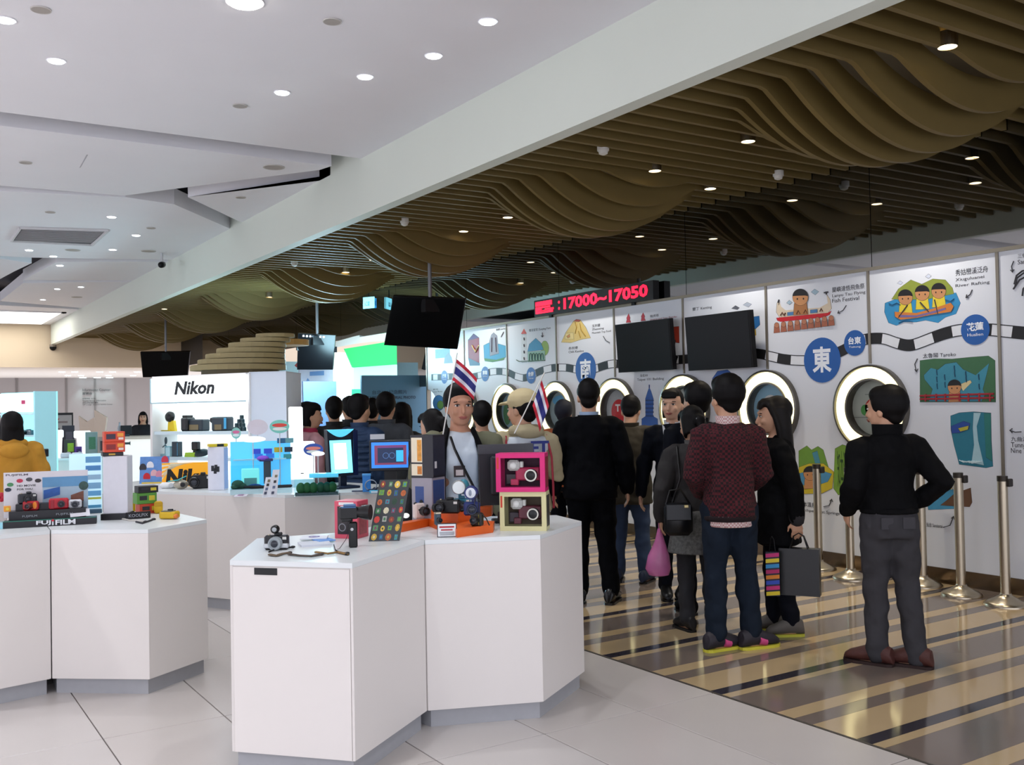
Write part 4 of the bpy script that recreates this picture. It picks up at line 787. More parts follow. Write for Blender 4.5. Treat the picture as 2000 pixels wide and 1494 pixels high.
# stacked window boxes with cameras inside
def window_box(label, s, z, c, ci, wpx, hpx, extra, cb, side):
    p, r, m = s; t = thing('camera_package', label, 'box', (p.x, p.y, z), r+extra); W, Hh, Dd = wpx*m, hpx*m, .13; e = .014; M_ = mat(c, .4)
    fr = [('front_frame_bottom',(-W/2,0,0),(W/2,e,Hh*.12)),('front_frame_top',(-W/2,0,Hh*.88),(W/2,e,Hh)),('front_frame_side',(-W/2,0,Hh*.12),(-W/2+W*.1,e,Hh*.88)),('front_frame_side',(W/2-W*.1,0,Hh*.12),(W/2,e,Hh*.88)),
          ('back_wall',(-W/2,Dd-.004,0),(W/2,Dd,Hh)),('side_wall',(-W/2,e,0),(-W/2+.004,Dd-.004,Hh)),('side_wall',(W/2-.004,e,0),(W/2,Dd-.004,Hh)),('floor_wall',(-W/2+.004,e,0),(W/2-.004,Dd-.004,.004)),('lid',(-W/2+.004,e,Hh-.004),(W/2-.004,Dd-.004,Hh))]
    for nm, a, b_ in fr: obj(nm, B().box(a, b_), M_, t)
    obj('inner_back', B().box((-W*.4,Dd-.006,Hh*.1),(W*.4,Dd-.0045,Hh*.9)), mat(ci, .6), t)
    obj('window_film', B().box((-W*.4,.003,Hh*.12),(W*.4,.004,Hh*.88)), mat('ffffff', .03, var=0, trans=1., ior=1.05), t)
    cc = obj('boxed_camera', B().bbox((W*.12,.07,Hh*.45),(W*.5,.05,Hh*.34),.006), mat(cb, .4), t)
    obj('lens', B().lathe([(W*.13,0),(W*.13,.02),(W*.1,.026)], (W*.2,.045,Hh*.42), (0,-1,0), 22), mat('17171a', .3), cc, True); obj('lens_ring', B().lathe([(W*.095,.026),(W*.125,.026),(W*.125,.029),(W*.095,.029)], (W*.2,.045,Hh*.42), (0,-1,0), 22, closed=True), mat('c8c4b8', .25, .6), cc, True)
    fl_ = obj('flash_unit', B().bbox((-W*.16,.05,Hh*.68),(W*.25,.05,Hh*.28),.012), mat('d8d8d2', .3), t); obj('flash_dome', B().ell((-W*.16,.026,Hh*.68),(W*.08,.012,Hh*.1)), mat('f0f0ea', .15), fl_, True); obj('flash_shoe', B().bbox((0,.055,Hh*.7),(W*.07,.03,Hh*.16),.003), mat('e0e0d8', .3), fl_)
    obj('booklet', B().bbox((-W*.2,.07,Hh*.32),(W*.26,.03,Hh*.26),.003), mat('3a3038', .4), t); obj('film_pack', B().bbox((-W*.14,.045,Hh*.24),(W*.16,.03,Hh*.16),.003), mat(cb, .4), t)
    obj('side_label', B().box((W/2,.02,Hh*.1),(W/2+.0012,Dd-.01,Hh*.9)), mat(side, .5, var=.5, scale=70), t); obj('corner_tag', B().box((-W*.48,-.0012,Hh*.6),(-W*.44,0,Hh*.9)), mat('c8402c' if c[0] == 'd' else 'e060a0', .5), t)
    return t
s = spot(1022,1037)
window_box('cream camera package with a window, lower of the two stacked boxes', s, CH, 'd6cf9c', '6a5a48', 92, 76, -.16, '6a2c38', '3a3630')
window_box('hot pink camera package with a window, stacked on the cream one', (s[0]-Vector((.012,0,0)), s[1], s[2]), CH+76*s[2]+.001, 'd81f74', '4a1838', 97, 75, -.16, 'c02c58', '8a2c38')
s = spot(980,1026); m = s[2]; t = T('dark_strap_loop', 'dark brown curled strap standing left of the cream package', 'strap', s); obj('band', B().limb([(-4*m,0,24*m),(-5*m,0,12*m),(-2*m,-.01,3*m),(9*m,-.02,2.5*m)], .009, 8), mat('2e1f1c', .7, var=.3, scale=80), t, True)
# tall cartons
s = spotD(834, 5.47); m = s[2]; t = T('gray_carton', 'grey and blue printed carton under the tall dark one', 'box', s, -.6); W, Hh = 48*m, 92*m
obj('carton', B().bbox((0,.0,Hh/2),(W,W*.95,Hh),.002), mat('9a96a0', .5), t); obj('blue_panel', B().box((-W*.32,-W*.476,Hh*.2),(W*.1,-W*.475,Hh*.82)), mat('2f4a86', .4), t); obj('grid_print', B().box((W/2,-W*.4,Hh*.05),(W/2+.001,W*.4,Hh*.95)), mat('34508a', .4, var=.2, scale=60), t); obj('black_mark', B().cyl((W*.25,-W*.475,Hh*.42),(W*.25,-W*.478,Hh*.42),.008), BLACK, t)
t = thing('tall_dark_carton', 'tall dark carton with orange photo panels, stacked on the grey carton', 'box', (s[0].x, s[0].y, CH+Hh+.001), s[1]-.55); H2 = 82*m; W *= 1.06
obj('carton', B().bbox((0,0,H2/2),(W,W*.9,H2),.002), mat('1e1d26', .35), t)
for k, (z0, z1, c) in enumerate(((.36,.94,'d8953a'),(.05,.32,'c87a2c'))):
    o = obj('photo_panel', B().box((-W*.46,-W*.4525,H2*z0),(W*.02,-W*.4505,H2*z1)), mat('e8dcc0', .4, var=.1), t); obj('photo_motif', B().box((-W*.2,-W*.4535,H2*(z0+.03)),(W*.0,-W*.4526,H2*(z1-.05))), mat(c, .4, var=.5, scale=60), o)
o = obj('grid_side', B().box((W/2,-W*.42,H2*.05),(W/2+.001,W*.42,H2*.95)), mat('2a2b3a', .4, var=.4, scale=80), t); obj('white_sticker', B().box((W/2+.001,-W*.35,H2*.22),(W/2+.002,-W*.2,H2*.38)), mat('d8d8da', .5), o)
# monitor seen from behind
s = spotD(988, 5.5); m = s[2]; t = T('monitor', 'black computer monitor seen from behind, next to the pink package', 'monitor', s, .2)
obj('back_shell', B().slab([(-54*m,0,34*m),(50*m,0,34*m),(52*m,-.01,150*m),(-56*m,-.01,150*m)], (0,.03,0)), mat('22252c', .5), t); obj('rear_bulge', B().bbox((0,-.025,92*m),(70*m,.04,76*m),.01), mat('22252c', .5), t); obj('screen', B().box((-50*m,.031,38*m),(46*m,.034,146*m)), mat('6fb4ff', .3, emit=.6), t)
obj('top_lip', B().slab([(-56*m,-.016,134*m),(52*m,-.016,134*m),(52*m,-.016,152*m),(-56*m,-.016,152*m)], (0,.05,0)), mat('3a3c42', .4), t); obj('neck', B().cbox((0,-.02,22*m),(20*m,.03,44*m)), DARK, t); obj('base', B().bbox((0,.02,.008),(56*m,.13,.016),.004), DARK, t)
# ---- back counter: blue lit monitors
s = spotD(668, 8.0); m = s[2]; t = T('monitor', 'tilted monitor glowing bright blue on the back counter', 'monitor', s, .55)
obj('back_shell', B().slab([(-30*m,0,24*m),(34*m,.0,24*m),(34*m,.03,115*m),(-30*m,.03,115*m)], (0,.05,0)), mat('1b2230', .4), t); obj('screen', B().slab([(-26*m,-.003,30*m),(22*m,-.003,30*m),(22*m,.022,94*m),(-26*m,.022,94*m)], (0,.002,0)), mat('6fd6f4', .3, emit=1.5), t)
obj('lit_core', B().slab([(-18*m,-.005,38*m),(10*m,-.005,38*m),(10*m,.018,88*m),(-18*m,.018,88*m)], (0,.001,0)), mat('f0ffff', .3, emit=1.6), t)
obj('curved_top', B().slab([(-28*m+6*m*k,.026,(112-12*sin(pi*k/9))*m) for k in range(10)]+[(30*m,.03,115*m),(-30*m,.03,115*m)], (0,-.004,0)), mat('59c4e8', .3, emit=.6), t); obj('side_frame', B().box((24*m,-.004,24*m),(34*m,.0,113*m)), mat('12204a', .3), t); obj('neck', B().cbox((4*m,.04,12*m),(14*m,.04,28*m)), mat('16243c', .4), t); obj('base', B().bbox((4*m,.02,.01),(50*m,.18,.02),.005), mat('16243c', .4), t)
s = spotD(760, 7.72); m = s[2]; t = T('monitor', 'flat monitor showing a blue window with a dark picture on the back counter', 'monitor', s, -.05); z0 = 34*m
obj('casing', B().bbox((0,.02,z0+34*m),(80*m,.03,60*m),.004), mat('1a1c22', .4), t); sc_o = obj('screen', B().box((-36*m,.0035,z0+10*m),(36*m,.005,z0+60*m)), mat('2f78d8', .3, emit=.75), t)
for nm, x0, x1, za, zb, c, k in (('red_border',-30,32,16,54,'7a3a58',1),('dark_picture',-24,26,20,52,'1c2c4c',2),('side_list',12,26,22,44,'3fb8e8',3),('title_row',-24,26,49,52,'6a3a78',4)): obj(nm, B().box((x0*m,.0035-.0006*k,z0+za*m),(x1*m,.0035-.0006*k+.0005,z0+zb*m)), mat(c, .3, emit=.5), sc_o)
[obj('ring_motif', B().lathe([(5*m,0),(6*m,0),(6*m,.0004),(5*m,.0004)], (k_*12*m-8*m,.0016,z0+34*m), (0,-1,0), 20, closed=True), mat('4f74a8', .3, emit=.4), sc_o) for k_ in (0,1)]; obj('label_strip', B().box((-38*m,.01,z0+66*m),(-10*m,.02,z0+76*m)), mat('c8ccd2', .5), t); obj('neck', B().cbox((0,.05,20*m),(24*m,.03,40*m)), DARK, t); obj('base', B().bbox((0,.04,.01),(70*m,.16,.02),.004), DARK, t)
s = spotD(722, 7.62); m = s[2]; t = T('coiled_cable', 'grey coil of cable on the back counter before the monitors', 'cable', s); obj('coil', B().lathe([(10*m,0),(11*m,.004),(12*m,0),(11*m,-.004)], (0,0,13*m), (0,1,.3), 26, closed=True), mat('9aa6b4', .4), t, True); obj('lead', B().limb([(10*m,0,6*m),(-16*m,.02,2*m),(-36*m,.03,2*m)], .006, 6), mat('2a3a5a', .4), t)
s = spotD(734, 7.66); m = s[2]; t = T('small_blue_box', 'small bright blue box standing left of the flat monitor', 'box', s); obj('carton', B().bbox((-20*m,0,16*m),(16*m,.05,32*m),.003), mat('2f86d8', .4), t); obj('lid', B().bbox((-20*m,0,33*m),(17*m,.052,4*m),.002), mat('4fa6e8', .4), t)
s = spotD(722, 7.52); m = s[2]; t = T('cyan_card', 'small cyan card lying by the coiled cable', 'card', s); obj('sheet', B().bbox((10*m,0,.01),(26*m,.06,.02),.002), mat('4fc0ea', .4), t); obj('print', B().box((0,-.031,.004),(18*m,-.030,.016)), mat('e8f4fa', .4), t)
# ------------------------------------------------------------------ lit camera display on the back counter
LIT = mat('eefcff', .5, emit=.95); SIGN = mat('f4fdff', .5, emit=1.25); CY = mat('bfeef4', .4)
A_, B_ = Vector((2.18,9.67,CH)), Vector((2.74,8.59,CH)); ex = (B_-A_).normalized(); rot = math.atan2(ex.y, ex.x); LW = (B_-A_).length
t = thing('camera_shelf_display', 'white backlit camera shelf with a glowing black-lettered sign', 'display shelf', A_, rot)
HT = 1.906-CH; zs = 1.66-CH
obj('back_panel', B().box((0,.30,0),(LW,.32,HT)), LIT, t); obj('side_panel', B().box((-.03,0,0),(0,.32,HT-.03)), WHITE, t); obj('side_panel', B().box((LW,0.02,0),(LW+.02,.32,HT)), WHITE, t)
for z in (1.145-CH, 1.385-CH): obj('shelf', B().box((0,.02,z-.03),(LW,.30,z)), mat('cfe2ea', .3), t)
obj('top_board', B().box((0,0,HT-.015),(LW,.32,HT)), WHITE, t)
sg = obj('sign_box', B().box((.01,-.02,zs),(LW,.06,HT-.02)), SIGN, t); obj('sign_rim', B().box((.005,-.026,zs-.012),(LW,.0,zs)).box((.0,-.026,zs-.012),(.012,.0,HT-.02)), mat('a8c8d0', .4), sg)
text('Nikon', 'lettering', mat('10181c', .5), sg, (.33,-.0225,zs+.065), (1,0,0), (0,0,1), .52, .125, ext=.001, bold=.035, shear=.2)
def S(x, z): return A_ + Vector((cos(rot)*x, sin(rot)*x, z))
def onshelf(px, z, y=.12):
    """point of the shelf seen at picture column px"""
    d = ray(px, 800); n_ = Vector((-sin(rot), cos(rot), 0)); P0 = A_+n_*y; k = (P0-CO).dot(n_)/d.dot(n_); p = CO+d*k; return Vector((p.x, p.y, z))
def SH(name, label, cat, px, z, y=.12, ex_=0., group=None):
    p = onshelf(px, z, y); D = (p-CO).dot(_F); return thing(name, label, cat, p, rot+ex_, group), D/FPX
Z1, Z2 = 1.385, 1.145
t, m = SH('hooded_lens', 'yellow packet with a round black lens hood on the upper lit shelf', 'lens', 331, Z1); obj('yellow_packet', B().slab([(-.03,0,0),(.07,0,0),(.05,.0,.10),(-.02,0,.10)], (0,.03,0)), mat('e8c81e', .4), t); obj('hood', B().lathe([(.05,0),(.05,.03),(.03,.05)], (.0,.02,.135), (0,-1,.15), 22), BLACK, t, True); obj('yellow_flap', B().slab([(-.09,-.02,0),(.03,-.02,0),(.02,-.03,.012),(-.09,-.03,.01)], (0,.02,0)), mat('e8d04a', .4), t)
t, m = SH('camera_case_display', 'wider dark camera dummy with brown panel on the upper lit shelf', 'camera', 374, Z1); obj('body', B().bbox((.04,.04,.055),(.22,.1,.11),.01), mat('1c2a34', .35), t); obj('grip', B().bbox((-.07,.02,.065),(.09,.12,.13),.015), mat('16181c', .4), t); obj('brown_panel', B().box((-.02,-.013,.01),(.1,-.011,.06)), mat('7a6a4a', .5), t); obj('pentaprism', B().bbox((-.075,.02,.14),(.07,.08,.02),.006), BLACK, t)
t, m = SH('camera_case_display', 'narrower dark camera dummy with blue side on the upper lit shelf', 'camera', 428, Z1); obj('body', B().bbox((0,.04,.065),(.2,.1,.13),.012), mat('1c2a34', .35), t); obj('blue_side', B().box((.07,-.013,.02),(.1,-.011,.12)), mat('3fa8d8', .4), t); obj('brown_panel', B().box((-.05,-.013,.01),(.04,-.011,.06)), mat('7a6a4a', .5), t); obj('grip_wheel', B().cyl((-.1,-.0,.1),(-.1,.03,.1),.025,n=16), BLACK, t)
k_ = 0
for r_ in range(4):
    for c_ in range(4-r_):
        t, m = SH('lens_box', ('dark teal lens box, bottom row of the stepped pile','dark teal lens box, second row of the stepped pile','dark teal lens box, third row of the stepped pile','topmost dark teal lens box of the stepped pile')[r_]+(', %s from the left' % ('first','second','third','fourth')[c_] if r_ < 3 else ''), 'lens box', 457+6.5*c_+5*r_, Z1+.036*r_, .10, group='stepped pile of lens boxes row %d' % (r_+1))
        obj('cylinder', B().cyl((0,0,0),(0,0,.033),.019,n=14), mat('1f3a40', .4), t, True); obj('cap', B().cyl((0,0,.033),(0,0,.0355),.015,n=14), mat('5a7a7c', .4), t, True)
t, m = SH('wire_figure_stand', 'thin metal stand with small hanging parts on the lower lit shelf', 'stand', 322, Z2); obj('rod', B().cyl((0,0,0),(0,0,.16),.006,n=8), mat('6a8a90', .3, .6), t); obj('top_piece', B().ell((.01,0,.15),(.014,.014,.035)), mat('3a4a50', .4), t, True); obj('cross_bar', B().limb([(-.06,0,.07),(.0,0,.11),(.03,0,.08)], .006, 6), mat('4a5a60', .4), t); obj('foot', B().bbox((0,0,.012),(.1,.06,.024),.004), mat('8ab0b8', .3), t)
t, m = SH('clear_acrylic_box', 'pale acrylic box beside the thin metal stand', 'box', 331, Z2); obj('box', B().bbox((0,0,.045),(.06,.06,.09),.004), mat('bfe6ec', .2), t); obj('lid', B().bbox((0,0,.093),(.064,.064,.008),.002), mat('8fd0dc', .3), t)
t, m = SH('upright_black_box', 'upright dark blue-black box at the middle of the lower lit shelf', 'box', 345, Z2); obj('box', B().bbox((0,0,.07),(.08,.06,.14),.003), mat('1d3340', .4), t); obj('blue_edge', B().box((.035,-.032,.01),(.04,-.03,.13)), mat('3f90b8', .4), t)
t, m = SH('camera_on_stand', 'black camera and round cap on a lime green stand on the lower lit shelf', 'camera', 383, Z2); obj('camera_body', B().bbox((-.03,.02,.1),(.08,.05,.08),.008), BLACK, t); obj('lens_cap', B().lathe([(.07,0),(.06,.02),(.03,.03)], (.05,.02,.03), (.2,-.4,1), 22), mat('1a2a30', .4), t, True); obj('lime_stand', B().slab([(-.13,-.03,0),(.0,-.03,0),(.02,-.03,.04),(-.12,-.03,.04)], (0,.05,0)), mat('a8d030', .4), t); obj('pillar', B().cbox((-.03,.02,.05),(.05,.03,.03)), BLACK, t)
# column beside the shelf
C2 = [(2.775,8.60),(3.03,8.37),(3.36,8.88),(3.04,9.2)]
t = thing('display_column', 'plain white square column beside the lit camera shelf', 'column'); obj('shaft', B().prism(C2, CH, 1.905), mat('d3dae4', .5, var=.015), t); obj('cap', B().prism(inset(C2, -.006), 1.905, 1.912), mat('c8cfd8', .5), t)
p = spotD(577, 8.25); t = T('light_column', 'tall slim glowing white light column with a wider foot', 'lamp', p); m = p[2]; GLO = mat('f6ffff', .5, emit=1.5)
obj('slim_tube', B().bbox((0,0,86*m),(27*m,.09,140*m),.01), GLO, t); obj('wide_foot', B().bbox((11*m,-.01,52*m),(49*m,.12,72*m),.012), GLO, t); obj('plinth', B().bbox((10*m,0,8*m),(50*m,.12,16*m),.004), mat('cfe8ec', .4), t); obj('maker_mark', B().box((8*m,-.0715,26*m),(14*m,-.07,28*m)), DARK, t)
# goods on the back counter
s = spotD(361, 8.55); m = s[2]; t = T('yellow_sign_panel', 'yellow panel with huge black letters standing below the lit shelves', 'sign', s, -.12); W, Hh = 88*m, 46*m
obj('panel', B().box((-W/2,0,0),(W/2,.015,Hh)), mat('eda31a', .4, emit=.25), t)
for k in range(4): obj('white_ray', B().slab([(-W*.5,-.001,Hh*(.3+.18*k)),(-W*.5,-.001,Hh*(.38+.18*k)),(W*(-.2+.12*k),-.001,Hh*.98),(W*(-.32+.12*k),-.001,Hh*.98)], (0,.0008,0)), mat('f8ecc8', .4), t)
text('Niko', 'lettering', mat('0e0e10', .5), t, (-W*.43,-.0025,Hh*.02), (1,0,0), (0,0,1), W*.92, Hh*.72, ext=.0008, bold=.05, shear=.15)
s = spotD(392, 8.3); m = s[2]; t = T('black_camera', 'black camera with a large lens before the yellow sign panel', 'camera', s); cambody(t, '15161a', 0, 34*m, 26*m, .06, .4, '0c0c0e', lx=-14*m)
s = spotD(352, 8.25); m = s[2]; t = T('silver_ball_camera', 'silver rounded camera with turquoise strap below the yellow sign', 'camera', s); obj('body', B().ell((0,0,9*m),(14*m,.04,9*m)), mat('b0a898', .3, .4), t, True); obj('strap', B().limb([(-22*m,0,16*m),(-6*m,-.02,18*m),(8*m,0,24*m)], .012, 8, flat=.4), mat('2fb0b8', .5), t, True); obj('lens', B().lathe([(5*m,0),(4*m,.02)], (3*m,-.035,9*m), (0,-1,0), 16), DARK, t, True)
s = spotD(328, 8.35); m = s[2]; t = T('white_camera', 'small white rounded device at the left foot of the yellow sign', 'camera', s); obj('body', B().bbox((0,0,6*m),(34*m,.06,12*m),.02), mat('eef0f0', .4), t, True); obj('lens', B().lathe([(5*m,0),(4*m,.012)], (4*m,-.03,6*m), (0,-1,0), 16), mat('c8ccd0', .3), t, True)
s = spotD(424, 8.1); m = s[2]; t = T('white_product_box', 'tall white product box with small black pictures right of the yellow sign', 'box', s, -.3); W, Hh = 32*m, 84*m; obj('carton', B().bbox((0,.0,Hh/2),(W,.10,Hh),.003), mat('e6e2ea', .4), t); obj('side_print', B().box((W/2,-.05,.01),(W/2+.002,.05,Hh-.01)), mat('9ab4e0', .4), t)
for dx, dz in ((-.2,.5),(.0,.52),(.12,.48),(-.05,.44)): obj('picture', B().box((W*dx-.012,-.0515,Hh*dz-.02),(W*dx+.012,-.0505,Hh*dz+.025)), mat('22242a', .4), t)
t2 = thing('yellow_strip_box', 'thin yellow and black box lying on top of the tall white product box', 'box', (s[0].x, s[0].y, CH+Hh+.001), s[1]+.2); obj('carton', B().bbox((0,0,.012),(W*1.1,.09,.024),.002), mat('e6c81e', .4), t2); obj('black_band', B().box((-W*.1,-.0465,.002),(W*.3,-.0455,.022)), BLACK, t2)
# blue tank display
s = spotD(508, 7.7); m = s[2]; t = T('blue_tank_display', 'glowing blue tank display with cards and a dark plant', 'display', s); W = 116*m
obj('back_board', B().box((-W/2,.16,0),(W/2,.17,100*m)), mat('4fb4e8', .4, emit=.55), t); obj('tray', B().box((-W/2,-.06,0),(W/2,.16,10*m)), mat('c8ecf4', .3), t); obj('cross_shelf', B().box((-W*.45,.02,64*m),(W*.42,.16,66*m)), mat('9fe0f0', .3), t)
for k, (x, z, c) in enumerate(((-8,80,'2f4fd0'),(14,80,'2f4fd0'),(34,82,'c8b02a'),(54,82,'1f3040'),(-4,70,'2f86e8'),(18,70,'2f86e8'),(52,68,'3fa0a0'),(40,100,'2f6f98'),(56,100,'6aa8b0'))): obj('card', B().box(((x-8)*m,.150,(z-5)*m),((x+8)*m,.155,(z+5)*m)), mat(c, .4), t)
pl = obj('plant', B().ell((-44*m,.02,18*m),(12*m,.05,9*m)).ell((-36*m,.02,15*m),(9*m,.05,6*m)).ell((-50*m,.0,14*m),(7*m,.04,5*m)), mat('24523a', .7, var=.4, scale=60), t, True); obj('inner_box', B().bbox((-20*m,.06,30*m),(34*m,.08,36*m),.005), mat('8fe8e0', .3, emit=.4), t); obj('inner_screen', B().box((-32*m,.015,12*m),(-8*m,.019,30*m)), mat('7fb4a8', .4), t); obj('dark_pillar', B().cbox((12*m,.08,40*m),(14*m,.06,46*m)), mat('3a4a54', .4), t); obj('purple_figure', B().ell((4*m,.03,67*m),(12*m,.03,6*m)), mat('8a4fd8', .4), t, True); obj('purple_figure_base', B().bbox((10*m,.03,64*m),(26*m,.05,5*m),.003), mat('2a2f6a', .4), t); obj('front_rail', B().limb([(-30*m,-.05,14*m),(10*m,-.06,13*m),(56*m,-.05,13*m)], .012, 8), DARK, t); obj('blue_gravel', B().ell((-12*m,-.02,14*m),(14*m,.03,5*m)), mat('2f4f98', .6, var=.4, scale=80), t, True)
obj('glass_front', B().box((-W/2,-.062,10*m),(-2*m,-.06,56*m)), mat('d8f8ff', .02, var=0, trans=1., ior=1.1), t)
for k, (px, py, rx, rz_, D, c, c2, lb) in enumerate(((503,834,20,15,7.85,'d9cfd6',None,'plain pinkish white oval sign above the blue tank'),(546,833,19,13,7.85,'7fd0c0','e0483c','colourful oval sign with red and white marks above the blue tank'),(461,846,9,11,7.9,'8fc8b8','e0709a','small round colourful sign left above the blue tank'),(494,858,24,6,7.7,'f4fdff','f4fdff','long bright white oval sign across the top of the blue tank'),(612,878,19,12,7.7,'2f56b0','e88a78','blue oval sign with an orange band beside the light column'),(621,886,13,4.5,7.65,'f4fdff',None,'small bright white oval tag below the blue oval sign'))):
    p = dep(px, py, D); m = D/FPX; t = thing('oval_sign', lb, 'sign', p, -bearing(p), 'oval signs around the blue tank'); obj('plate', B().slab(circ((0,0,0),(1,0,0),(0,0,1),rx*m,rz_*m), (0,.008,0)), mat(c, .4, emit=.5 if c[0] == 'f' else .0), t)
    if c2 and c2 != c:
        obj('band', B().slab(circ((0,-.001,rz_*m*.2),(1,0,0),(0,0,1),rx*m*.75,rz_*m*.28), (0,.0008,0)), mat(c2, .4), t); obj('band', B().slab(circ((0,-.001,-rz_*m*.35),(1,0,0),(0,0,1),rx*m*.7,rz_*m*.25), (0,.0008,0)), mat('e6eee6', .4), t)
    obj('stick', B().cyl((0,.012,-(p.z-CH)),(0,.012,rz_*m*.5),.004,n=8), mat('d8dde0', .4), t)
s = spotD(520, 7.35); m = s[2]; t = T('leaflet_holder', 'white folded leaflet with small pictures leaning in front of the blue tank', 'leaflet', s, .2)
for k, (x0, h_) in enumerate(((-12,38),(2,52))):
    q = obj('page', B().slab([(x0*m,-.03,0),((x0+14)*m,-.03,0),((x0+24)*m,.03,h_*m),((x0+11)*m,.03,h_*m)], (0,.003,0)), mat('e2e6ee', .4), t)
    for j in range(4): obj('picture', B().slab([((x0+4+3*j)*m,-.025+.013*j,(6+h_*.2*j)*m),((x0+9+3*j)*m,-.025+.013*j,(6+h_*.2*j)*m),((x0+10+3*j)*m,-.022+.013*j,(11+h_*.2*j)*m),((x0+5+3*j)*m,-.022+.013*j,(11+h_*.2*j)*m)], (0,-.002,0)), mat(('4a5068','6a7a9a','3a3a40','8a8468')[j], .4), q)
s = spotD(468, 7.4); m = s[2]; t = T('small_card', 'small pale pink card lying on the back counter edge', 'card', s, .1); obj('sheet', B().slab([(-14*m,0,.001),(10*m,0,.001),(16*m,.06,.012),(-8*m,.06,.012)], (0,0,.003)), mat('e6dfe8', .4), t); obj('print', B().slab([(-6*m,.02,.010),(5*m,.02,.010),(8*m,.045,.015),(-3*m,.045,.015)], (0,0,.001)), mat('a87a9a', .4), t)
s = spotD(616, 7.45); m = s[2]; t = T('fish_tank', 'low clear tank of green plants beside the light column', 'fish tank', s); obj('tank', B().box((-42*m,-.05,0),(42*m,.07,34*m)), mat('d8f4f4', .03, var=0, trans=1., ior=1.08), t); obj('lid', B().bbox((14*m,.01,38*m),(56*m,.10,8*m),.004), mat('4fc4ea', .3, emit=.35), t)
for x in (-30,-18,-6,8,20,30): obj('leaf', B().ell((x*m,0,14*m),(9*m,.03,11*m)), mat(('2f6a3a','4a9a3a','1f5238')[int(x)%3], .6, var=.4, scale=70), t, True)
obj('gravel', B().box((-41*m,-.045,.001),(41*m,.065,5*m)), mat('5a6a70', .8, var=.5, scale=90), t)

# ------------------------------------------------------------------ left counter goods
def cs(px, py): return spot(px, py)
s = cs(95,1028); m = s[2]; t = T('stepped_camera_stand', 'black stepped camera stand with white lettering and a printed back board', 'display stand', s, -.08); W = 160*m; BK = mat('17161c', .35)
obj('front_step', B().box((-80*m,0,0),(86*m,.10,13*m)), BK, t); obj('green_edge', B().box((-80*m,-.002,12.5*m),(86*m,.01,14*m)), mat('1f6a5a', .4), t); obj('middle_step', B().box((-72*m,.06,13*m),(66*m,.16,30*m)), BK, t); obj('top_step', B().box((-62*m,.12,30*m),(60*m,.2,42*m)), BK, t)
obj('clear_end', B().box((-92*m,.0,0),(-80*m,.08,12*m)), mat('9fdcec', .2), t); WT = mat('e2e4e8', .4)
tx('FUJ', t, WT, -22*m, -.0005, 2*m, 26*m, 10*m, bold=.03); tx('i', t, WT, 6*m, -.0005, 2*m, 3*m, 8*m, bold=.03); tx('FILM', t, WT, 12*m, -.0005, 2*m, 36*m, 10*m, bold=.03); obj('red_dot', B().cyl((7.5*m,-.002,11.5*m),(7.5*m,-.0005,11.5*m),2.4*m,n=14), mat('d0283c', .4), t)
tx('FUJIFILM', t, mat('9aa0a8', .4), 12*m, .0585, 18*m, 30*m, 5*m); tx('FUJIFILM', t, mat('9aa0a8', .4), -48*m, .0585, 17*m, 26*m, 5*m); tx('FUJIFILM', t, mat('9aa0a8', .4), -48*m, .1185, 32*m, 24*m, 4*m)
bb = obj('back_board', B().box((-86*m,.2,14*m),(68*m,.206,104*m)), mat('dcd8dc', .4), t)
obj('photo_half', B().box((-16*m,.198,20*m),(68*m,.2,92*m)), mat('a8c0d0', .4, var=.15, scale=14), bb); obj('sky_photo', B().box((-16*m,.196,72*m),(68*m,.198,92*m)), mat('5f96c0', .4, var=.15, scale=14), bb); obj('blue_photo', B().slab([(-14*m,.195,48*m),(16*m,.195,56*m),(16*m,.195,72*m),(-14*m,.195,66*m)], (0,.001,0)), mat('1f5aa8', .4, var=.3, scale=40), bb); obj('cup_photo', B().slab([(36*m,.195,40*m),(60*m,.195,42*m),(60*m,.195,62*m),(36*m,.195,54*m)], (0,.001,0)), mat('7a4a38', .4, var=.5, scale=40), bb); obj('flower_photo', B().ell((60*m,.195,72*m),(9*m,.001,9*m)), mat('34504a', .5, var=.5, scale=60), bb)
tx('FUJIFILM', bb, mat('6a6068', .4), -82*m, .1995, 96*m, 40*m, 5*m, bold=.03); tx('HD MOVIE', bb, mat('3a363c', .4), -62*m, .1995, 75*m, 34*m, 4*m, bold=.02); tx('FOR YOU', bb, mat('3a363c', .4), -62*m, .1995, 68*m, 28*m, 4*m, bold=.02)
for x, z, c in ((-57,87,'c02c4c'),(-40,89,'4a4a50'),(-24,86,'2a2024'),(-74,80,'4a8a5a'),(-78,70,'1f2a3c')): obj('camera_picture', B().slab(circ((x*m,.198,z*m),(1,0,0),(0,0,1),6*m,4*m,n=12), (0,.001,0)), mat(c, .4), bb)
def on_stand(name, label, cat, x, y, z, r=0.):
    c_, s_ = cos(t0[1]-.08), sin(t0[1]-.08); p = t0[0]; return thing(name, label, cat, (p.x+c_*x-s_*y, p.y+s_*x+c_*y, CH+z), t0[1]-.08+r)
t0 = s; m0 = m
t = on_stand('compact_camera', 'dark compact camera on the top step of the black stand', 'camera', -42*m0, .15, 42*m0+.001, .2); cambody(t, '22242c', 0, 34*m0, 20*m0, .04, .4, '14141a')
t = on_stand('compact_camera', 'red and orange compact camera tilted on the left lower step', 'camera', -34*m0, .10, 30*m0+.001, -.35); cambody(t, 'b02028', 0, 30*m0, 18*m0, .03, .35, '5a2a2c', top=False); obj('orange_glare', B().slab(circ((10*m0,-.0165,10*m0),(1,0,0),(0,0,1),4*m0,7*m0,n=12), (0,.001,0)), mat('e88a2a', .3), t)
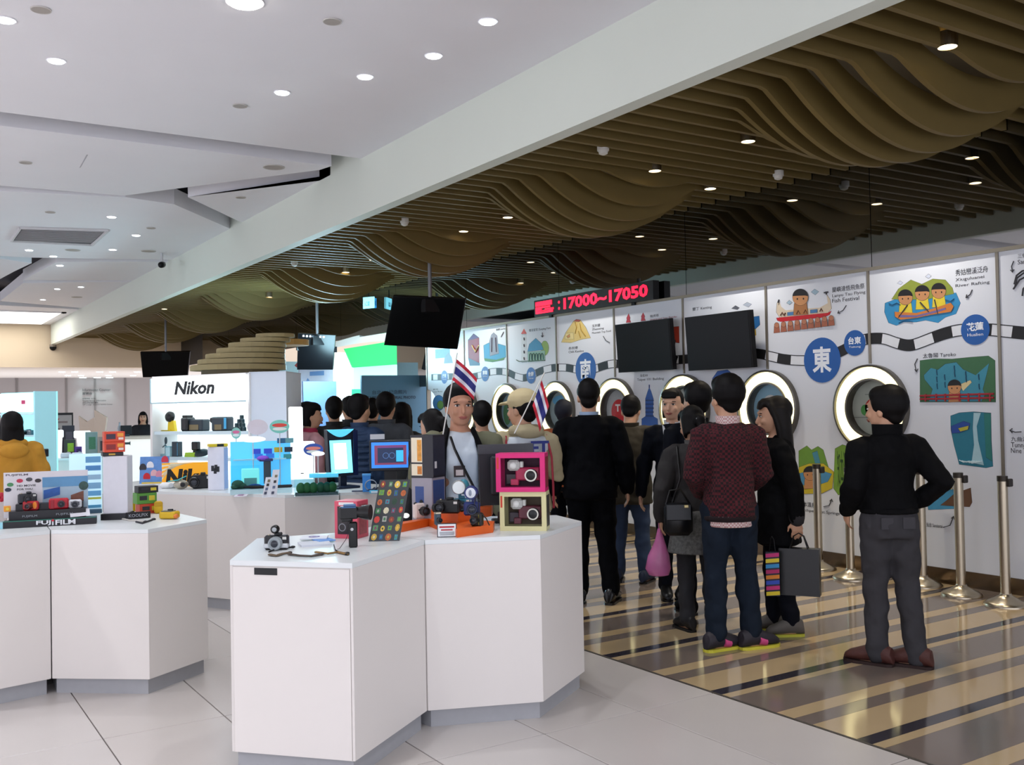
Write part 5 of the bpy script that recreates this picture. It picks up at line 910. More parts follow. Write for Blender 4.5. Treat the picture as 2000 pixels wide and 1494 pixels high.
t = on_stand('compact_camera', 'bright red compact camera at the middle of the black stand', 'camera', 16*m0, .10, 30*m0+.001, .1); cambody(t, 'c41f30', 0, 36*m0, 21*m0, .03, .33, '2a2a30', lx=4*m0, top=False); obj('slide_cover', B().bbox((-12*m0,-.016,10*m0),(7*m0,.004,18*m0),.002), mat('a01828', .4), t)
t = on_stand('compact_camera', 'white and grey compact camera at the right of the black stand', 'camera', 46*m0, .10, 30*m0+.001, 0); cambody(t, 'dadce0', 0, 24*m0, 17*m0, .03, .4, '3a3c44', top=False); obj('grip_print', B().box((-8*m0,-.0165,6*m0),(8*m0,-.0155,13*m0)), mat('6a6e78', .4), t)
t = on_stand('folded_card', 'white folded price card leaning on the right end of the black stand', 'card', 54*m0, .045, 13*m0+.003, 0); obj('sheet', B().slab([(-16*m0,0,0),(20*m0,0,2*m0),(18*m0,.03,15*m0),(-18*m0,.03,14*m0)], (0,.003,0)), mat('ecebf0', .4), t); obj('back_flap', B().slab([(-16*m0,.045,0),(19*m0,.045,1*m0),(18*m0,.034,14*m0),(-17*m0,.034,13*m0)], (0,.002,0)), mat('d8d8de', .4), t)
t = on_stand('orange_cube', 'small orange-yellow cube tag at the left of the black stand', 'tag', -76*m0, .10, 30*m0+.001, .2); obj('cube', B().bbox((0,0,5*m0),(12*m0,.03,11*m0),.002), mat('f0a02c', .4), t); obj('star_mark', B().cyl((0,-.016,5*m0),(0,-.0152,5*m0),3*m0,n=10), mat('f8d84a', .4), t)
s = cs(2,1022); m = s[2]; t = T('red_flower_stand', 'pale stand topped with a red bow at the left picture edge', 'stand', s); obj('stand', B().bbox((0,.05,22*m),(22*m,.05,44*m),.006), mat('cfc4c0', .5), t)
for k in range(5): obj('bow_petal', B().ell((4*m*cos(k*1.257),.03,50*m+5*m*sin(k*1.257)),(5*m,.012,5*m)), mat('c0283c', .5), t, True)
# brochure panel, white pillar, boxes
s = cs(168,1006); m = s[2]; t = T('brochure_stand', 'glowing pale blue brochure stand left of the white pillar', 'stand', s); obj('panel', B().slab([(-30*m,.12,0),(30*m,.12,0),(30*m,.15,118*m),(-30*m,.15,118*m)], (0,.01,0)), mat('c4e8f4', .4, emit=.35), t)
for k, (x0, x1, z0, z1, c) in enumerate(((0,28,98,112,'6fb0e0'),(0,28,84,94,'5a9ad8'),(-4,28,66,76,'a8d0ec'),(-4,28,48,60,'8fc4ec'),(-4,28,34,44,'6fb8ec'),(-4,28,27,31,'c8d050'),(0,28,10,16,'5fb4e0'))): obj('printed_strip', B().box((x0*m,.116+.0003*z0,z0*m),(x1*m,.119+.0003*z0,z1*m)), mat(c, .4), t)
obj('foot', B().bbox((0,.13,4*m),(58*m,.1,8*m),.003), mat('3a5a70', .4), t)
s = cs(226,1015); m = s[2]; t = T('white_pillar', 'white rectangular pillar with a black base on the left counter', 'pillar', s, -.25); obj('shaft', B().bbox((0,.06,68*m),(46*m,.13,112*m),.003), mat('dcdbe2', .45), t); obj('black_base', B().bbox((-1*m,.06,6*m),(52*m,.15,12*m),.002), BK, t); obj('side_lettering', B().box((-23.4*m,.02,60*m),(-23*m,.03,94*m)), mat('3a4046', .4), t)
zt = CH+124*m+.001
for k, (h_, c, lb) in enumerate(((7,'1d1a1e','flat black and gold camera box on top of the white pillar'),(20,'d8482a','red-orange camera box in the middle of the pile on the white pillar'),(20,'dc4a2c','red-orange camera box at the top of the pile on the white pillar'))):
    t = thing('camera_carton', lb, 'box', (s[0].x-.01*(k == 0), s[0].y, zt), s[1]+.12); obj('carton', B().bbox((0,.06,h_*m/2),(38*m,.10,h_*m),.002), mat(c, .4), t)
    if k == 0: obj('gold_print', B().box((-8*m,.0085,2*m),(4*m,.0095,5*m)), mat('c8a03a', .4), t)
    else: obj('camera_picture', B().bbox((-7*m,.0085,h_*m*.52),(17*m,.002,10*m),.001), mat('3a2c40' if k == 2 else '8a2424', .4), t); obj('yellow_print', B().box((5*m,.0085,h_*m*.5),(16*m,.0095,h_*m*.85)), mat('f0a03a', .4), t); obj('white_print', B().box((7*m,.0085,h_*m*.2),(16*m,.0095,h_*m*.42)), mat('f0dcd0', .4), t)
    zt += h_*m+.001
s = cs(270,1013); m = s[2]; t = T('name_bar', 'black bar reading KOOLPIX in grey letters beside the pillar', 'sign', s, .25); obj('bar', B().bbox((0,.0,7*m),(46*m,.012,13*m),.001), mat('14141a', .35), t); obj('foot', B().bbox((0,.02,.006),(44*m,.04,.012),.002), BK, t); tx('KOOLPIX', t, mat('a8aab4', .4), -18*m, -.0065, 4*m, 36*m, 6*m)
s = cs(291,1003); m = s[2]; zb = CH
for k, (h_, c, dx, lb) in enumerate(((19,'c84428',2,'orange-red camera box at the bottom of the small stack by the yellow camera'),(21,'5a9a3c',-3,'green camera box in the middle of the small stack'),(13,'1a1a1e',0,'black and yellow battery box on top of the small stack'))):
    t = thing('camera_carton', lb, 'box', (s[0].x, s[0].y, zb), s[1]+.3); obj('carton', B().bbox((dx*m,.05,h_*m/2),(38*m,.09,h_*m),.002), mat(c, .4), t); obj('picture', B().bbox(((dx-7)*m,.004,h_*m*.55),(14*m,.003,h_*m*.4),.001), mat('26262c', .4), t); obj('yellow_print', B().box(((dx+4)*m,.0035,h_*m*.3),((dx+15)*m,.0048,h_*m*.75)), mat('d8c83a', .4), t); zb += h_*m+.001
s = cs(262,1000); m = s[2]; t = T('yellow_card', 'yellow upright card tucked behind the green box', 'card', s, .3); obj('sheet', B().bbox((0,.05,16*m),(14*m,.004,32*m),.001), mat('d8b81e', .4), t); obj('foot', B().bbox((0,.06,.004),(14*m,.03,.008),.001), mat('d8b81e', .4), t)
s = cs(328,1014); m = s[2]; t = T('yellow_camera', 'yellow and grey camera lying at the right end of the left counter', 'camera', s, -.5); obj('camera_body', B().bbox((0,.02,8*m),(34*m,.07,14*m),.008), mat('d8b020', .4), t); obj('grey_face', B().bbox((-2*m,.018,15*m),(24*m,.055,3*m),.004), mat('6a6a58', .4), t); obj('lens', B().lathe([(6*m,0),(5*m,.01)], (2*m,.02,16*m), (0,0,1), 18), DARK, t, True); obj('orange_tip', B().ell((17*m,.0,6*m),(5*m,.02,5*m)), mat('e0803a', .4), t, True)
s = cs(318,1004); m = s[2]; t = T('yellow_pouch', 'small yellow pouch behind the yellow camera', 'pouch', s); obj('pouch', B().bbox((-8*m,.06,12*m),(16*m,.05,24*m),.012), mat('e0b41e', .5), t, True); obj('flap', B().bbox((-8*m,.034,19*m),(15*m,.006,9*m),.003), mat('c89c14', .5), t)
for k, (pts, c, lb) in enumerate(((((238,1013),(252,1016),(270,1017),(284,1019)),'d0ccc4','white tangled cord lying before the name bar'),(((266,1019),(278,1022),(292,1017),(300,1014)),'2a2a30','black thin strap lying at the left counter edge'))):
    q = [onZ(x, y, CH+.005) for x, y in pts]; t = thing('tangled_lead', lb, 'lead'); obj('cord', B().limb(q, .006, 7), mat(c, .6), t, True); obj('plug', B().ell(q[-1], (.014,.01,.008)), BK, t, True)
s = spotD(285, 7.6); 
# things standing further back on the left
s = spotD(301, 8.95); m = s[2]; t = T('photo_poster_stand', 'small poster of people under a blue sky left of the yellow sign', 'poster', s, -.3); obj('board', B().slab([(-30*m,0,0),(26*m,0,0),(26*m,.03,52*m),(-30*m,.03,52*m)], (0,.008,0)), mat('5f8fd0', .4, var=.3, scale=18), t)
for x, z, c in ((-16,12,'c8202c'),(-2,18,'e0b0b8'),(8,16,'d890a8'),(18,44,'c83048'),(-24,30,'2a2a34'),(-10,34,'e6e6ee')): obj('figure_print', B().slab(circ((x*m,-.002+.03*z/52,z*m),(1,0,0),(0,0,1),7*m,9*m,n=12), (0,.001,0)), mat(c, .4), t)
obj('foot', B().bbox((0,.03,.006),(50*m,.08,.012),.002), mat('e8c83a', .4), t)
# ------------------------------------------------------------------ far left: second counter, lit shelf, information desk
def flatp(px, D, z=0.): p = dep(px, 790, D); return Vector((p.x, p.y, z))
def unit(name, label, cat, x0, x1, D, depth, z1, m, parts=True):
    a, b = flatp(x0, D), flatp(x1, D); d = (b-a); L_ = d.length; r = math.atan2(d.y, d.x); t = thing(name, label, cat, (a.x,a.y,0), r)
    return t, L_
t, L_ = unit('display_counter', 'long pale counter further back crowded with cameras', 'counter', 40, 205, 14.2, .8, CH, LAM)
obj('plinth', B().box((.04,.04,0),(L_-.04,.76,.09)), PLN, t); obj('carcass', B().box((0,0,.09),(L_,.8,CH-.03)), LAM, t); obj('worktop', B().box((-.02,-.02,CH-.03),(L_+.02,.82,CH)), TOPM, t)
def FB(name, label, cat, px, D, z=CH, ex_=0., group=None): p = flatp(px, D, z); return thing(name, label, cat, p, -bearing(p)+ex_, group), D/FPX
MM = 14.6/FPX
for k, (px, w, h, c, c2, kind, lb) in enumerate(((65,16,22,'2a2024','5a4a50','box','dark camera carton at the left end of the far counter'),(84,22,30,'6a6670','c8c4cc','box','grey printed carton second on the far counter'),(103,12,44,'241c22','4a3a40','box','tall dark carton beside the white lamp stands'),(116,14,56,'f4f6fa','e0e4ea','lamp','white flared lamp stand, left of the pair on the far counter'),(133,24,60,'2a2430','4a4450','box','tall dark lidded carton behind the lamp stands'),(136,22,34,'3a3a34','8fb82a','box','dark carton with a lime green picture on the far counter'),(152,14,20,'5a2c8a','3a1f5a','box','small purple carton on the far counter'),(160,30,52,'f6fafc','e6eef2','lamp','white T-shaped lamp stand, right of the pair on the far counter'),(178,24,48,'8a9a98','4a7a5a','box','grey green poster box at the right of the far counter'),(198,14,38,'a08a84','3a3034','box','brown carton at the right end of the far counter'))):
    t, m = FB('far_carton' if kind == 'box' else 'white_lamp_stand', lb, 'box' if kind == 'box' else 'lamp', px, 14.6 if k not in (4,7) else 14.85)
    if kind == 'box':
        obj('carton', B().bbox((0,0,h*m/2),(w*m*.92,.1,h*m),.004), mat(c, .4, var=.12, scale=20), t); obj('print', B().bbox((w*m*.05,-.051,h*m*.55),(w*m*.5,.003,h*m*.5),.001), mat(c2, .4, var=.3, scale=40), t)
    else:
        obj('stem', B().loft([((0,-.1,0),(w*m*.22,0,0),(0,.05,0)),((0,-.1,h*m*.7),(w*m*.34,0,0),(0,.05,0))], 12), mat(c, .5, emit=.7), t, True); obj('head', B().bbox((0,-.1,h*m*.82),(w*m,.11,h*m*.26),.012), mat(c, .5, emit=.7), t)
for k, (px, c, lb) in enumerate(((72,'c8b8b4','cream fabric camera pouch lying at the far counter front'),(128,'d8d4dc','white small device lying by the lime carton'),(150,'e2e2ea','white flat device lying under the T-shaped lamp'))):
    t, m = FB('small_device', lb, 'device', px, 14.35); obj('body', B().bbox((0,0,5*m),(20*m,.07,10*m),.015), mat(c, .5), t, True); obj('button', B().ell((4*m,0,10*m),(3*m,.01,2*m)), GREY, t, True)
t, m = FB('white_printer', 'white photo printer with a dark slot and blue lid behind the black stand', 'printer', 118, 7.9, .921); 
obj('body', B().bbox((0,.05,12*m),(54*m,.22,24*m),.015), mat('e0e0e8', .4), t); obj('paper_slot', B().bbox((-6*m,-.061,16*m),(14*m,.006,5*m),.001), BLACK, t); obj('blue_lid', B().slab([(-6*m,.08,24*m),(20*m,.08,24*m),(22*m,.14,44*m),(-2*m,.14,44*m)], (0,.01,0)), mat('4a78b8', .4), t)
c1 = [(.8,8.45),(1.35,8.15),(1.58,8.6),(1.05,8.95)]
cabinet('low white counter cabinet behind the left counter carrying the printer', c1)
# lit shelf at the left edge
a = flatp(-40, 13.0); b = flatp(68, 12.4); r = math.atan2(b.y-a.y, b.x-a.x); L_ = (b-a).length
t = thing('lit_shelf', 'tall cyan lit display shelf at the left edge of the picture', 'display shelf', a, r); obj('back_panel', B().box((0,.3,0),(L_,.32,1.86)), mat('8fe6f4', .5, emit=.9), t); obj('side_panel', B().box((L_-.03,0,0),(L_,.3,1.86)), mat('a8e4f0', .5, emit=.3), t); obj('base_cabinet', B().box((0,0,0),(L_-.03,.3,.8)), WHITE, t)
for z in (1.0,1.28,1.56): obj('shelf', B().box((0,.02,z),(L_-.03,.3,z+.025)), mat('c8eef4', .3), t)
for k in range(2):
    x0 = L_*.46+.35*k-.08; sg = obj('sign_box', B().box((x0,-.01,1.6),(x0+.31,.05,1.84)), mat('f4feff', .5, emit=1.1), t)
obj('red_mark', B().box((x0+.11,-.0125,1.70),(x0+.19,-.0105,1.75)), mat('e04a80', .5), sg)
for k, (x, z, w, h) in enumerate(((.4,1.305,.2,.06),(.62,1.305,.12,.08),(.45,1.025,.1,.14),(.66,1.025,.16,.1))):
    p = a+Vector((cos(r)*L_*(.3+x), sin(r)*L_*(.3+x), 0))+Vector((-sin(r)*.14, cos(r)*.14, z)); o = thing('shelf_camera', ('long grey camera on the middle tier of the cyan shelf','small dark camera on the middle tier of the cyan shelf','slim upright camera on the lower tier of the cyan shelf','wide dark camera on the lower tier of the cyan shelf')[k], 'camera', p, r); cambody(o, ('6a7a84','3a444a','4a4a50','34363c')[k], 0, w, h, .06, .35)
# framed poster, folded screens, information counter
p = flatp(112, 21.); m = 21/FPX; t = thing('framed_poster', 'black framed poster with a red and yellow logo before the grey wall', 'poster', p, -bearing(p)); obj('frame', B().box((-28*m,0,0),(28*m,.06,-( -1)*(1.58-(806-806)*m))), mat('1c1a1c', .4), t); obj('sheet', B().box((-25.5*m,-.004,.2),(25.5*m,0,1.53)), mat('b8b2b0', .5), t)
obj('red_swoosh', B().slab([(-16*m,-.006,1.33),(-4*m,-.006,1.35),(4*m,-.006,1.46),(-6*m,-.006,1.44)], (0,.001,0)), mat('c83a2c', .5), t); obj('yellow_swoosh', B().slab([(-10*m,-.008,1.34),(-6*m,-.008,1.35),(0,-.008,1.45),(-4*m,-.008,1.44)], (0,.001,0)), mat('d8a83a', .5), t); obj('lettering_line', B().box((-2*m,-.006,1.36),(18*m,-.004,1.40)), mat('8a7a78', .5), t); obj('brown_block', B().box((-24*m,-.006,.6),(4*m,-.004,1.25)), mat('7a5a54', .5), t)
BG = mat('d6bfae', .6, var=.03)
for k, (pts, lb) in enumerate(((((153,812),(169,824),(184,815),(186,845),(170,850),(156,842)),'beige folded screen with a notched top, left of the pair'),(((184,801),(208,815),(204,848),(186,850)),'taller beige folded screen with a pointed top, right of the pair'))):
    D = 17.2-.3*k; P = [dep(x, y, D) for x, y in pts]; P = [Vector((q.x,q.y,q.z)) for q in P]
    t = thing('folded_screen', lb, 'screen'); lo_ = [Vector((P[-1].x,P[-1].y,0)), Vector((P[-2].x if k else P[-3].x, P[-2].y if k else P[-3].y, 0))]
    obj('leaf', B().slab(P, _F*.06), BG, t); xs = sorted(P, key=lambda q: (q-CO).dot(_R)); obj('support', B().slab([Vector((xs[0].x,xs[0].y,0)),Vector((xs[-1].x,xs[-1].y,0)),Vector((xs[-1].x,xs[-1].y,1.25)),Vector((xs[0].x,xs[0].y,1.25))], _F*.06), BG, t)
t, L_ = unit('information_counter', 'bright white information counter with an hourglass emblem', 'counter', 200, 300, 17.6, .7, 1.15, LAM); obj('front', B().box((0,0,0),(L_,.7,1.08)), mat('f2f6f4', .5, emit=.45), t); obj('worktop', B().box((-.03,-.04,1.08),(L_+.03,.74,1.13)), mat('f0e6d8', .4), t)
e = 17.6/FPX; hx = L_*.47
obj('emblem', B().slab([(hx-7*e,-.004,.97),(hx-5*e,-.004,.99),(hx+5*e,-.004,.99),(hx+7*e,-.004,.97),(hx+7*e,-.004,1.05),(hx+5*e,-.004,1.03),(hx-5*e,-.004,1.03),(hx-7*e,-.004,1.05)], (0,.002,0)), mat('3a5a60', .5), t)
for k, (px, w, h, c, lb) in enumerate(((218,24,9,'1a1a1e','black and yellow flat carton on the information counter'),(246,20,18,'20262c','dark screen on the information counter'),(233,8,26,'b8c4d0','slim clear bottle on the information counter'))):
    p = flatp(px, 17.9, 1.131); m = 17.9/FPX; t = thing(('flat_carton','desk_screen','clear_bottle')[k], lb, ('box','monitor','bottle')[k], p, -bearing(p))
    if k == 2: obj('body', B().lathe([(w*m*.45,0),(w*m*.45,h*m*.7),(w*m*.2,h*m*.85),(w*m*.2,h*m)], n=14), mat(c, .2), t, True); obj('bottle_cap', B().cyl((0,0,h*m),(0,0,h*m*1.05),w*m*.22,n=12), GREY, t)
    else: obj('body', B().bbox((0,0,h*m/2+(0 if k == 0 else 3*m)),(w*m,.08 if k == 0 else .03,h*m),.004), mat(c, .4), t); obj('mark' if k == 0 else 'stand', B().bbox((-4*m if k == 0 else 0,-.042 if k == 0 else 0,h*m*.5 if k == 0 else 2*m),(6*m if k == 0 else 12*m,.003 if k == 0 else .1,h*m*.7 if k == 0 else 4*m),.001), mat('d8b020' if k == 0 else '3a4a54', .4), t)
# ------------------------------------------------------------------ people
V = Vector
PROF = [(.60,.165,.125,0),(.80,.165,.118,0),(.88,.172,.122,-.008),(.96,.165,.115,-.005),(1.04,.152,.105,0),(1.12,.150,.103,.003),(1.22,.165,.112,.006),(1.30,.175,.115,.004),(1.36,.172,.10,-.004),(1.40,.135,.082,-.012),(1.43,.085,.068,-.015),(1.455,.062,.058,-.012)]
def prof(z):
    if z <= PROF[0][0]: return PROF[0][1:]
    for a, b in zip(PROF, PROF[1:]):
        if a[0] <= z <= b[0]:
            k = (z-a[0])/(b[0]-a[0]); return tuple(a[i]+(b[i]-a[i])*k for i in (1,2,3))
    return PROF[-1][1:]
HEADR = [(0,.048,.022,.022),(.012,.040,.042,.042),(.035,.030,.055,.062),(.06,.022,.063,.077),(.085,.014,.069,.086),(.115,.006,.071,.094),(.145,.002,.073,.097),(.175,-.003,.068,.089),(.20,-.006,.055,.071),(.218,-.008,.034,.044),(.226,-.008,.012,.016)]
SKIN = mat('c99a7c', .5, var=.05); SKIN2 = mat('b98466', .5, var=.05); HAIR = mat('090708', .6, var=.3, scale=40, spec=.2); LIP = mat('a05a50', .5); IRIS = mat('1a1210', .15)
class Human:
    def __init__(s, label, p, turn, H, group=None, female=False, lean=0., headyaw=0., headpitch=0., arms=None, feet=None, skin=None, vox=.012, hs=1., wide=1., stoop=0.):
        s.k = H/1.70; s.loc = V((p.x,p.y,0)); s.rot = -bearing(p)+radians(turn); s.f = female; s.lean = lean; s.hy, s.hp = radians(headyaw), radians(headpitch); s.vox = vox; s.hs = hs; s.wide = wide; s.stoop = stoop
        s.root = thing('person', label, 'person', s.loc, s.rot, group); s.skin = skin or SKIN
        sw = .175 if female else .19; s.sw = sw*wide
        a = {1: ((.245*wide,-.03,1.10),(.25*wide,.03,.865),(0,.08,-1)), -1: ((-.245*wide,-.03,1.10),(-.25*wide,.03,.865),(0,.08,-1))}
        a.update(arms or {}); s.arms = a
        f = {1: (.10,.0,-8), -1: (-.10,.0,8)}; f.update(feet or {}); s.feet = f
        s.Mh = Matrix.Translation(s.up(V((0,-.012,1.44)))) @ Matrix.Rotation(s.hy, 4, 'Z') @ Matrix.Rotation(s.hp, 4, 'X') @ Matrix.Scale(hs, 4) @ Matrix.Translation((0,.005,.03))
    def up(s, v):
        v = V(v); d = max(0, v.z-.9); v.y += s.lean*d+s.stoop*d*d; return v
    def W(s, v): return s.loc + Matrix.Rotation(s.rot, 3, 'Z') @ (V(v)*s.k)
    def WH(s, v): return s.W(s.Mh @ V(v))
    def fin(s, b): b.v = [tuple(V(v)*s.k) for v in b.v]; return b
    def hd(s, b, i0): b.v[i0:] = [tuple(s.Mh @ V(v)) for v in b.v[i0:]]
    def rows(s, b, z0, z1, inf, dy=0., rxm=1., rym=1., flare=0., n=9):
        rr = []
        for i in range(n+1):
            z = z0+(z1-z0)*i/n; rx, ry, cy = prof(z)
            if s.f and z > 1.0: rx *= .93
            fl = flare*max(0, (z1-z)/(z1-z0)-.35); rr.append((s.up((0, cy+dy, z)), V(((rx*s.wide*rxm+inf+fl),0,0)), V((0,(ry*rym+inf+fl*.8),0))))
        return b.loft(rr, 20)
    def sh(s, sd): return s.up((s.sw*sd, -.005, 1.355))
    def el(s, sd): return s.up(s.arms[sd][0])
    def wr(s, sd): return s.up(s.arms[sd][1])
    def hand(s, b, sd):
        w = s.wr(sd); d = V(s.arms[sd][2]).normalized(); th = V((0,1,0)) if abs(d.y) < .7 else V((-sd,0,0))
        wv = (th-d*th.dot(d)).normalized(); n_ = d.cross(wv); n_ = n_ if n_.dot(V((-sd,0,0))) > 0 else -n_
        b.loft([(w-d*.01, wv*.026, n_*.02),(w+d*.02, wv*.034, n_*.018),(w+d*.06, wv*.043, n_*.016),(w+d*.088, wv*.041, n_*.013)], 12)
        for q, (o, L_) in enumerate(((.031,.066),(.011,.076),(-.010,.070),(-.031,.056))):
            a = w+d*.075+wv*o; m_ = a+d*(L_*.5)+wv*o*.12+n_*.010; e = m_+d*(L_*.42)+n_*.022; b.limb([a,m_,e], [.0088,.0082,.0068], 8)
        a = w+d*.03+wv*.034; b.limb([a, a+wv*.024+d*.024+n_*.008, a+wv*.028+d*.056+n_*.016], [.0115,.0098,.0078], 8)
    def leg(s, sd):
        fx, fy, yw = s.feet[sd]; hip = V((.088*sd*s.wide,0,.87)); an = V((fx,fy-.02,.085)); kn = hip.lerp(an,.5)+V((0,.025,.02)); return hip, kn, an
    def body(s, name='body'):
        b = B(); s.rows(b, .80, 1.455, 0.)
        i = len(b.v); b.loft([((0,y,z),(rx,0,0),(0,ry,0)) for z,y,rx,ry in HEADR], 20); b.limb([(0,-.012,-.08),(0,-.004,.06)], [.056,.052], 14)
        b.limb([(0,.100,.112),(0,.112,.088),(0,.117,.074)], [.008,.011,.013], 8); b.ell((0,.105,.048),(.022,.010,.009)); b.ell((0,.096,.135),(.045,.012,.012))
        for sd in (1,-1): b.ell((.074*sd,-.006,.092),(.010,.020,.030)); b.ell((.034*sd,.075,.078),(.024,.024,.024))
        s.hd(b, i)
        for sd in (1,-1):
            b.limb([s.sh(sd), s.el(sd), s.wr(sd)], [.052,.040,.027], 12); s.hand(b, sd)
            h, k, a = s.leg(sd); b.limb([h,k,a], [.085,.055,.038], 12); yw = radians(s.feet[sd][2]); d = V((-sin(yw),cos(yw),0)); b.limb([a-V((0,0,.04))-d*.02, a-V((0,0,.05))+d*.1], [.034,.03], 10)
        return blob(name, s.fin(b), s.skin, s.root, s.vox*.62 if s.vox <= .012 else s.vox, 4, .45)
    def face(s, z=0):
        for sd in (1,-1):
            b = B(); b.ell((.032*sd,.0925,.112),(.0135,.006,.0062)); s.hd(b, 0); e = obj('eye', s.fin(b), mat('e8e2dc', .3), s.root, True)
            b = B(); b.ell((.032*sd,.0965,.112),(.0072,.004,.0062)); s.hd(b, 0); obj('iris', s.fin(b), IRIS, e, True)
            b = B(); b.limb([(.016*sd,.1,.130),(.032*sd,.0985,.135),(.050*sd,.088,.131)], [.0035,.0042,.0025], 6); s.hd(b, 0); obj('eyebrow', s.fin(b), HAIR, s.root, True)
            b = B(); b.limb([(.018*sd,.0975,.1155),(.032*sd,.0985,.1195),(.047*sd,.090,.115)], [.0022,.0028,.002], 6); s.hd(b, 0); obj('eyelid', s.fin(b), mat('3a2620', .5), s.root, True)
        b = B(); b.limb([(-.024,.101,.046),(-.01,.111,.0475),(0,.1125,.0465),(.01,.111,.0475),(.024,.101,.046)], [.003,.0048,.0042,.0048,.003], 8); b.limb([(-.017,.104,.0405),(0,.110,.0385),(.017,.104,.0405)], [.003,.005,.003], 8); s.hd(b, 0); obj('mouth', s.fin(b), LIP, s.root, True)
    def hair(s, style='short', m=None, vol=0.):
        b = B(); b.ell((0,-.026,.146),(.082+vol,.100+vol,.096+vol), 18); b.ell((0,.030,.190),(.066+vol,.062,.042+vol), 16); b.ell((0,-.058,.080),(.062,.045,.06), 14)
        if style == 'short':
            for sd in (1,-1): b.ell((.070*sd,.0,.142),(.016,.034,.034))
        if style in ('bob','long','tied'):
            z0 = {'bob': -.035, 'long': -.13, 'tied': .03}[style]
            b.loft([((0,-.03,.16),(.088,0,0),(0,.08,0)),((0,-.04,.08),(.094,0,0),(0,.066,0)),((0,-.048,.0),(.096,0,0),(0,.06,0)),((0,-.055,z0),(.088,0,0),(0,.05,0))], 18)
            if style != 'tied':
                for sd in (1,-1): b.limb([(.060*sd,.030,.175),(.082*sd,.008,.10),(.086*sd,-.004,.03),(.082*sd,-.012,z0+.02)], [.024,.020,.020,.015], 10)
            b.loft([((0,.035,.222),(.05,0,0),(0,.03,.01)),((0,.078,.196),(.064,0,0),(0,.018,.012)),((0,.098,.158),(.062,0,0),(0,.010,.006))], 14)
        if style == 'tied': b.ell((0,-.13,.10),(.042,.045,.045)); b.limb([(0,-.14,.09),(0,-.155,.02),(0,-.15,-.05)], [.03,.026,.012], 10)
        s.hd(b, 0); return blob('hair', s.fin(b), m or HAIR, s.root, max(.008, s.vox*.8), 3, .4)
    def top(s, m, hem=.90, inf=.016, name='jacket', z1=1.435, cuff=1., dy=0., flare=0., arm=.022, sleeves=True, collar=None, rxm=1., rym=1., vox=None):
        b = B(); s.rows(b, hem, z1, inf, dy, rxm, rym, flare)
        if sleeves:
            for sd in (1,-1):
                S0, E0, W0 = s.sh(sd), s.el(sd), s.wr(sd); W1 = E0.lerp(W0, cuff); b.limb([S0+V((-.03*sd,0,.01)), S0, S0.lerp(E0,.5), E0, E0.lerp(W1,.5), W1], [.055+arm*.6,.054+arm,.047+arm,.042+arm,.036+arm,.030+arm*.9], 14)
        return blob(name, s.fin(b), m, s.root, vox or s.vox, 3, .45, fold=.030)
    def collar(s, m, name='collar', r=.07, h=.045, z=1.425, open_=0., t=.014, dy=0.):
        b = B(); n = 24; a0 = open_; vs = []
        pr = [(-t/2,0),(t/2,0),(t/2+.004,h),(-t/2+.004,h)]; N_ = n+1
        for i in range(N_):
            a = pi/2+a0+(2*pi-2*a0)*i/n; c = s.up((0,-.012+dy,z)); d = V((cos(a),sin(a)*.95,0))
            vs += [c+d*(r+q[0])+V((0,0,q[1]-(.02 if sin(a) > .5 else 0))) for q in pr]
        fs = [(i*4+j,(i+1)*4+j,(i+1)*4+(j+1)%4,i*4+(j+1)%4) for i in range(n) for j in range(4)]+[(3,2,1,0),(n*4,n*4+1,n*4+2,n*4+3)]
        b.add(vs, fs); return obj(name, s.fin(b), m, s.root, True)
    def legs(s, m, top=1.0, inf=.014, name='trousers', bottom=0., wide=1.):
        b = B(); s.rows(b, .80, top, inf)
        for sd in (1,-1):
            h, k, a = s.leg(sd); e = a+V((0,0,.012+bottom)); b.limb([h+V((0,0,.02)), h.lerp(k,.5), k, k.lerp(e,.5), e], [.098*wide,.084*wide,.068*wide,.064*wide,.060*wide], 14)
        return blob(name, s.fin(b), m, s.root, s.vox, 3, .45, fold=.030)
    def skirt(s, m, z0, z1, flare=.05, name='skirt'):
        b = B(); s.rows(b, z0, z1, .03, 0, 1, 1, flare); return blob(name, s.fin(b), m, s.root, s.vox, 3, .45)
    def shoes(s, m, sole, heel=0., accent=None, big=1.):
        for sd in (1,-1):
            fx, fy, yw = s.feet[sd]; yw = radians(yw); d = V((-sin(yw),cos(yw),0)); r = V((d.y,-d.x,0)); c = V((fx,fy-.02,0)); b = B()
            for y, w, h in ((0,0,0),): pass
            b.loft([(c+d*y*big+V((0,0,.014+h*.5+heel*max(0,.5-y*4)*.6)), r*w*big, V((0,0,h*.5))) for y,w,h in ((-.088,.018,.04),(-.078,.036,.10),(-.03,.045,.13),(.02,.046,.125),(.07,.050,.098),(.12,.052,.076),(.155,.046,.062),(.18,.03,.042),(.190,.012,.022))], 14)
            o = obj('shoe', s.fin(b), m, s.root, True); b = B()
            out = [(-.09,.0),(-.085,.026),(-.06,.04),(0,.041),(.06,.047),(.12,.052),(.165,.043),(.19,.02),(.196,0)]
            pts = [c+d*y*big+r*w*big for y, w in out]+[c+d*y*big-r*w*big for y, w in out[-2:0:-1]]
            b.slab(pts, (0,0,.018)); obj('sole', s.fin(b), sole, o)
            if heel: b = B(); b.cyl(c-d*.06, c-d*.055+V((0,0,.05)), .01, .018, 10); obj('heel', s.fin(b), m, o)
            if accent: b = B(); b.loft([(c+d*(.03+.05*q)*big+V((0,0,.058-.014*q)), r*(.054*big), V((0,0,.036))) for q in (0,1)], 12); obj('accent_panel', s.fin(b), accent, o, True)
    def part(s, name, b, m, smooth=True): return obj(name, s.fin(b), m, s.root, smooth)
def at_feet(px, py): return onZ(px, py, 0)
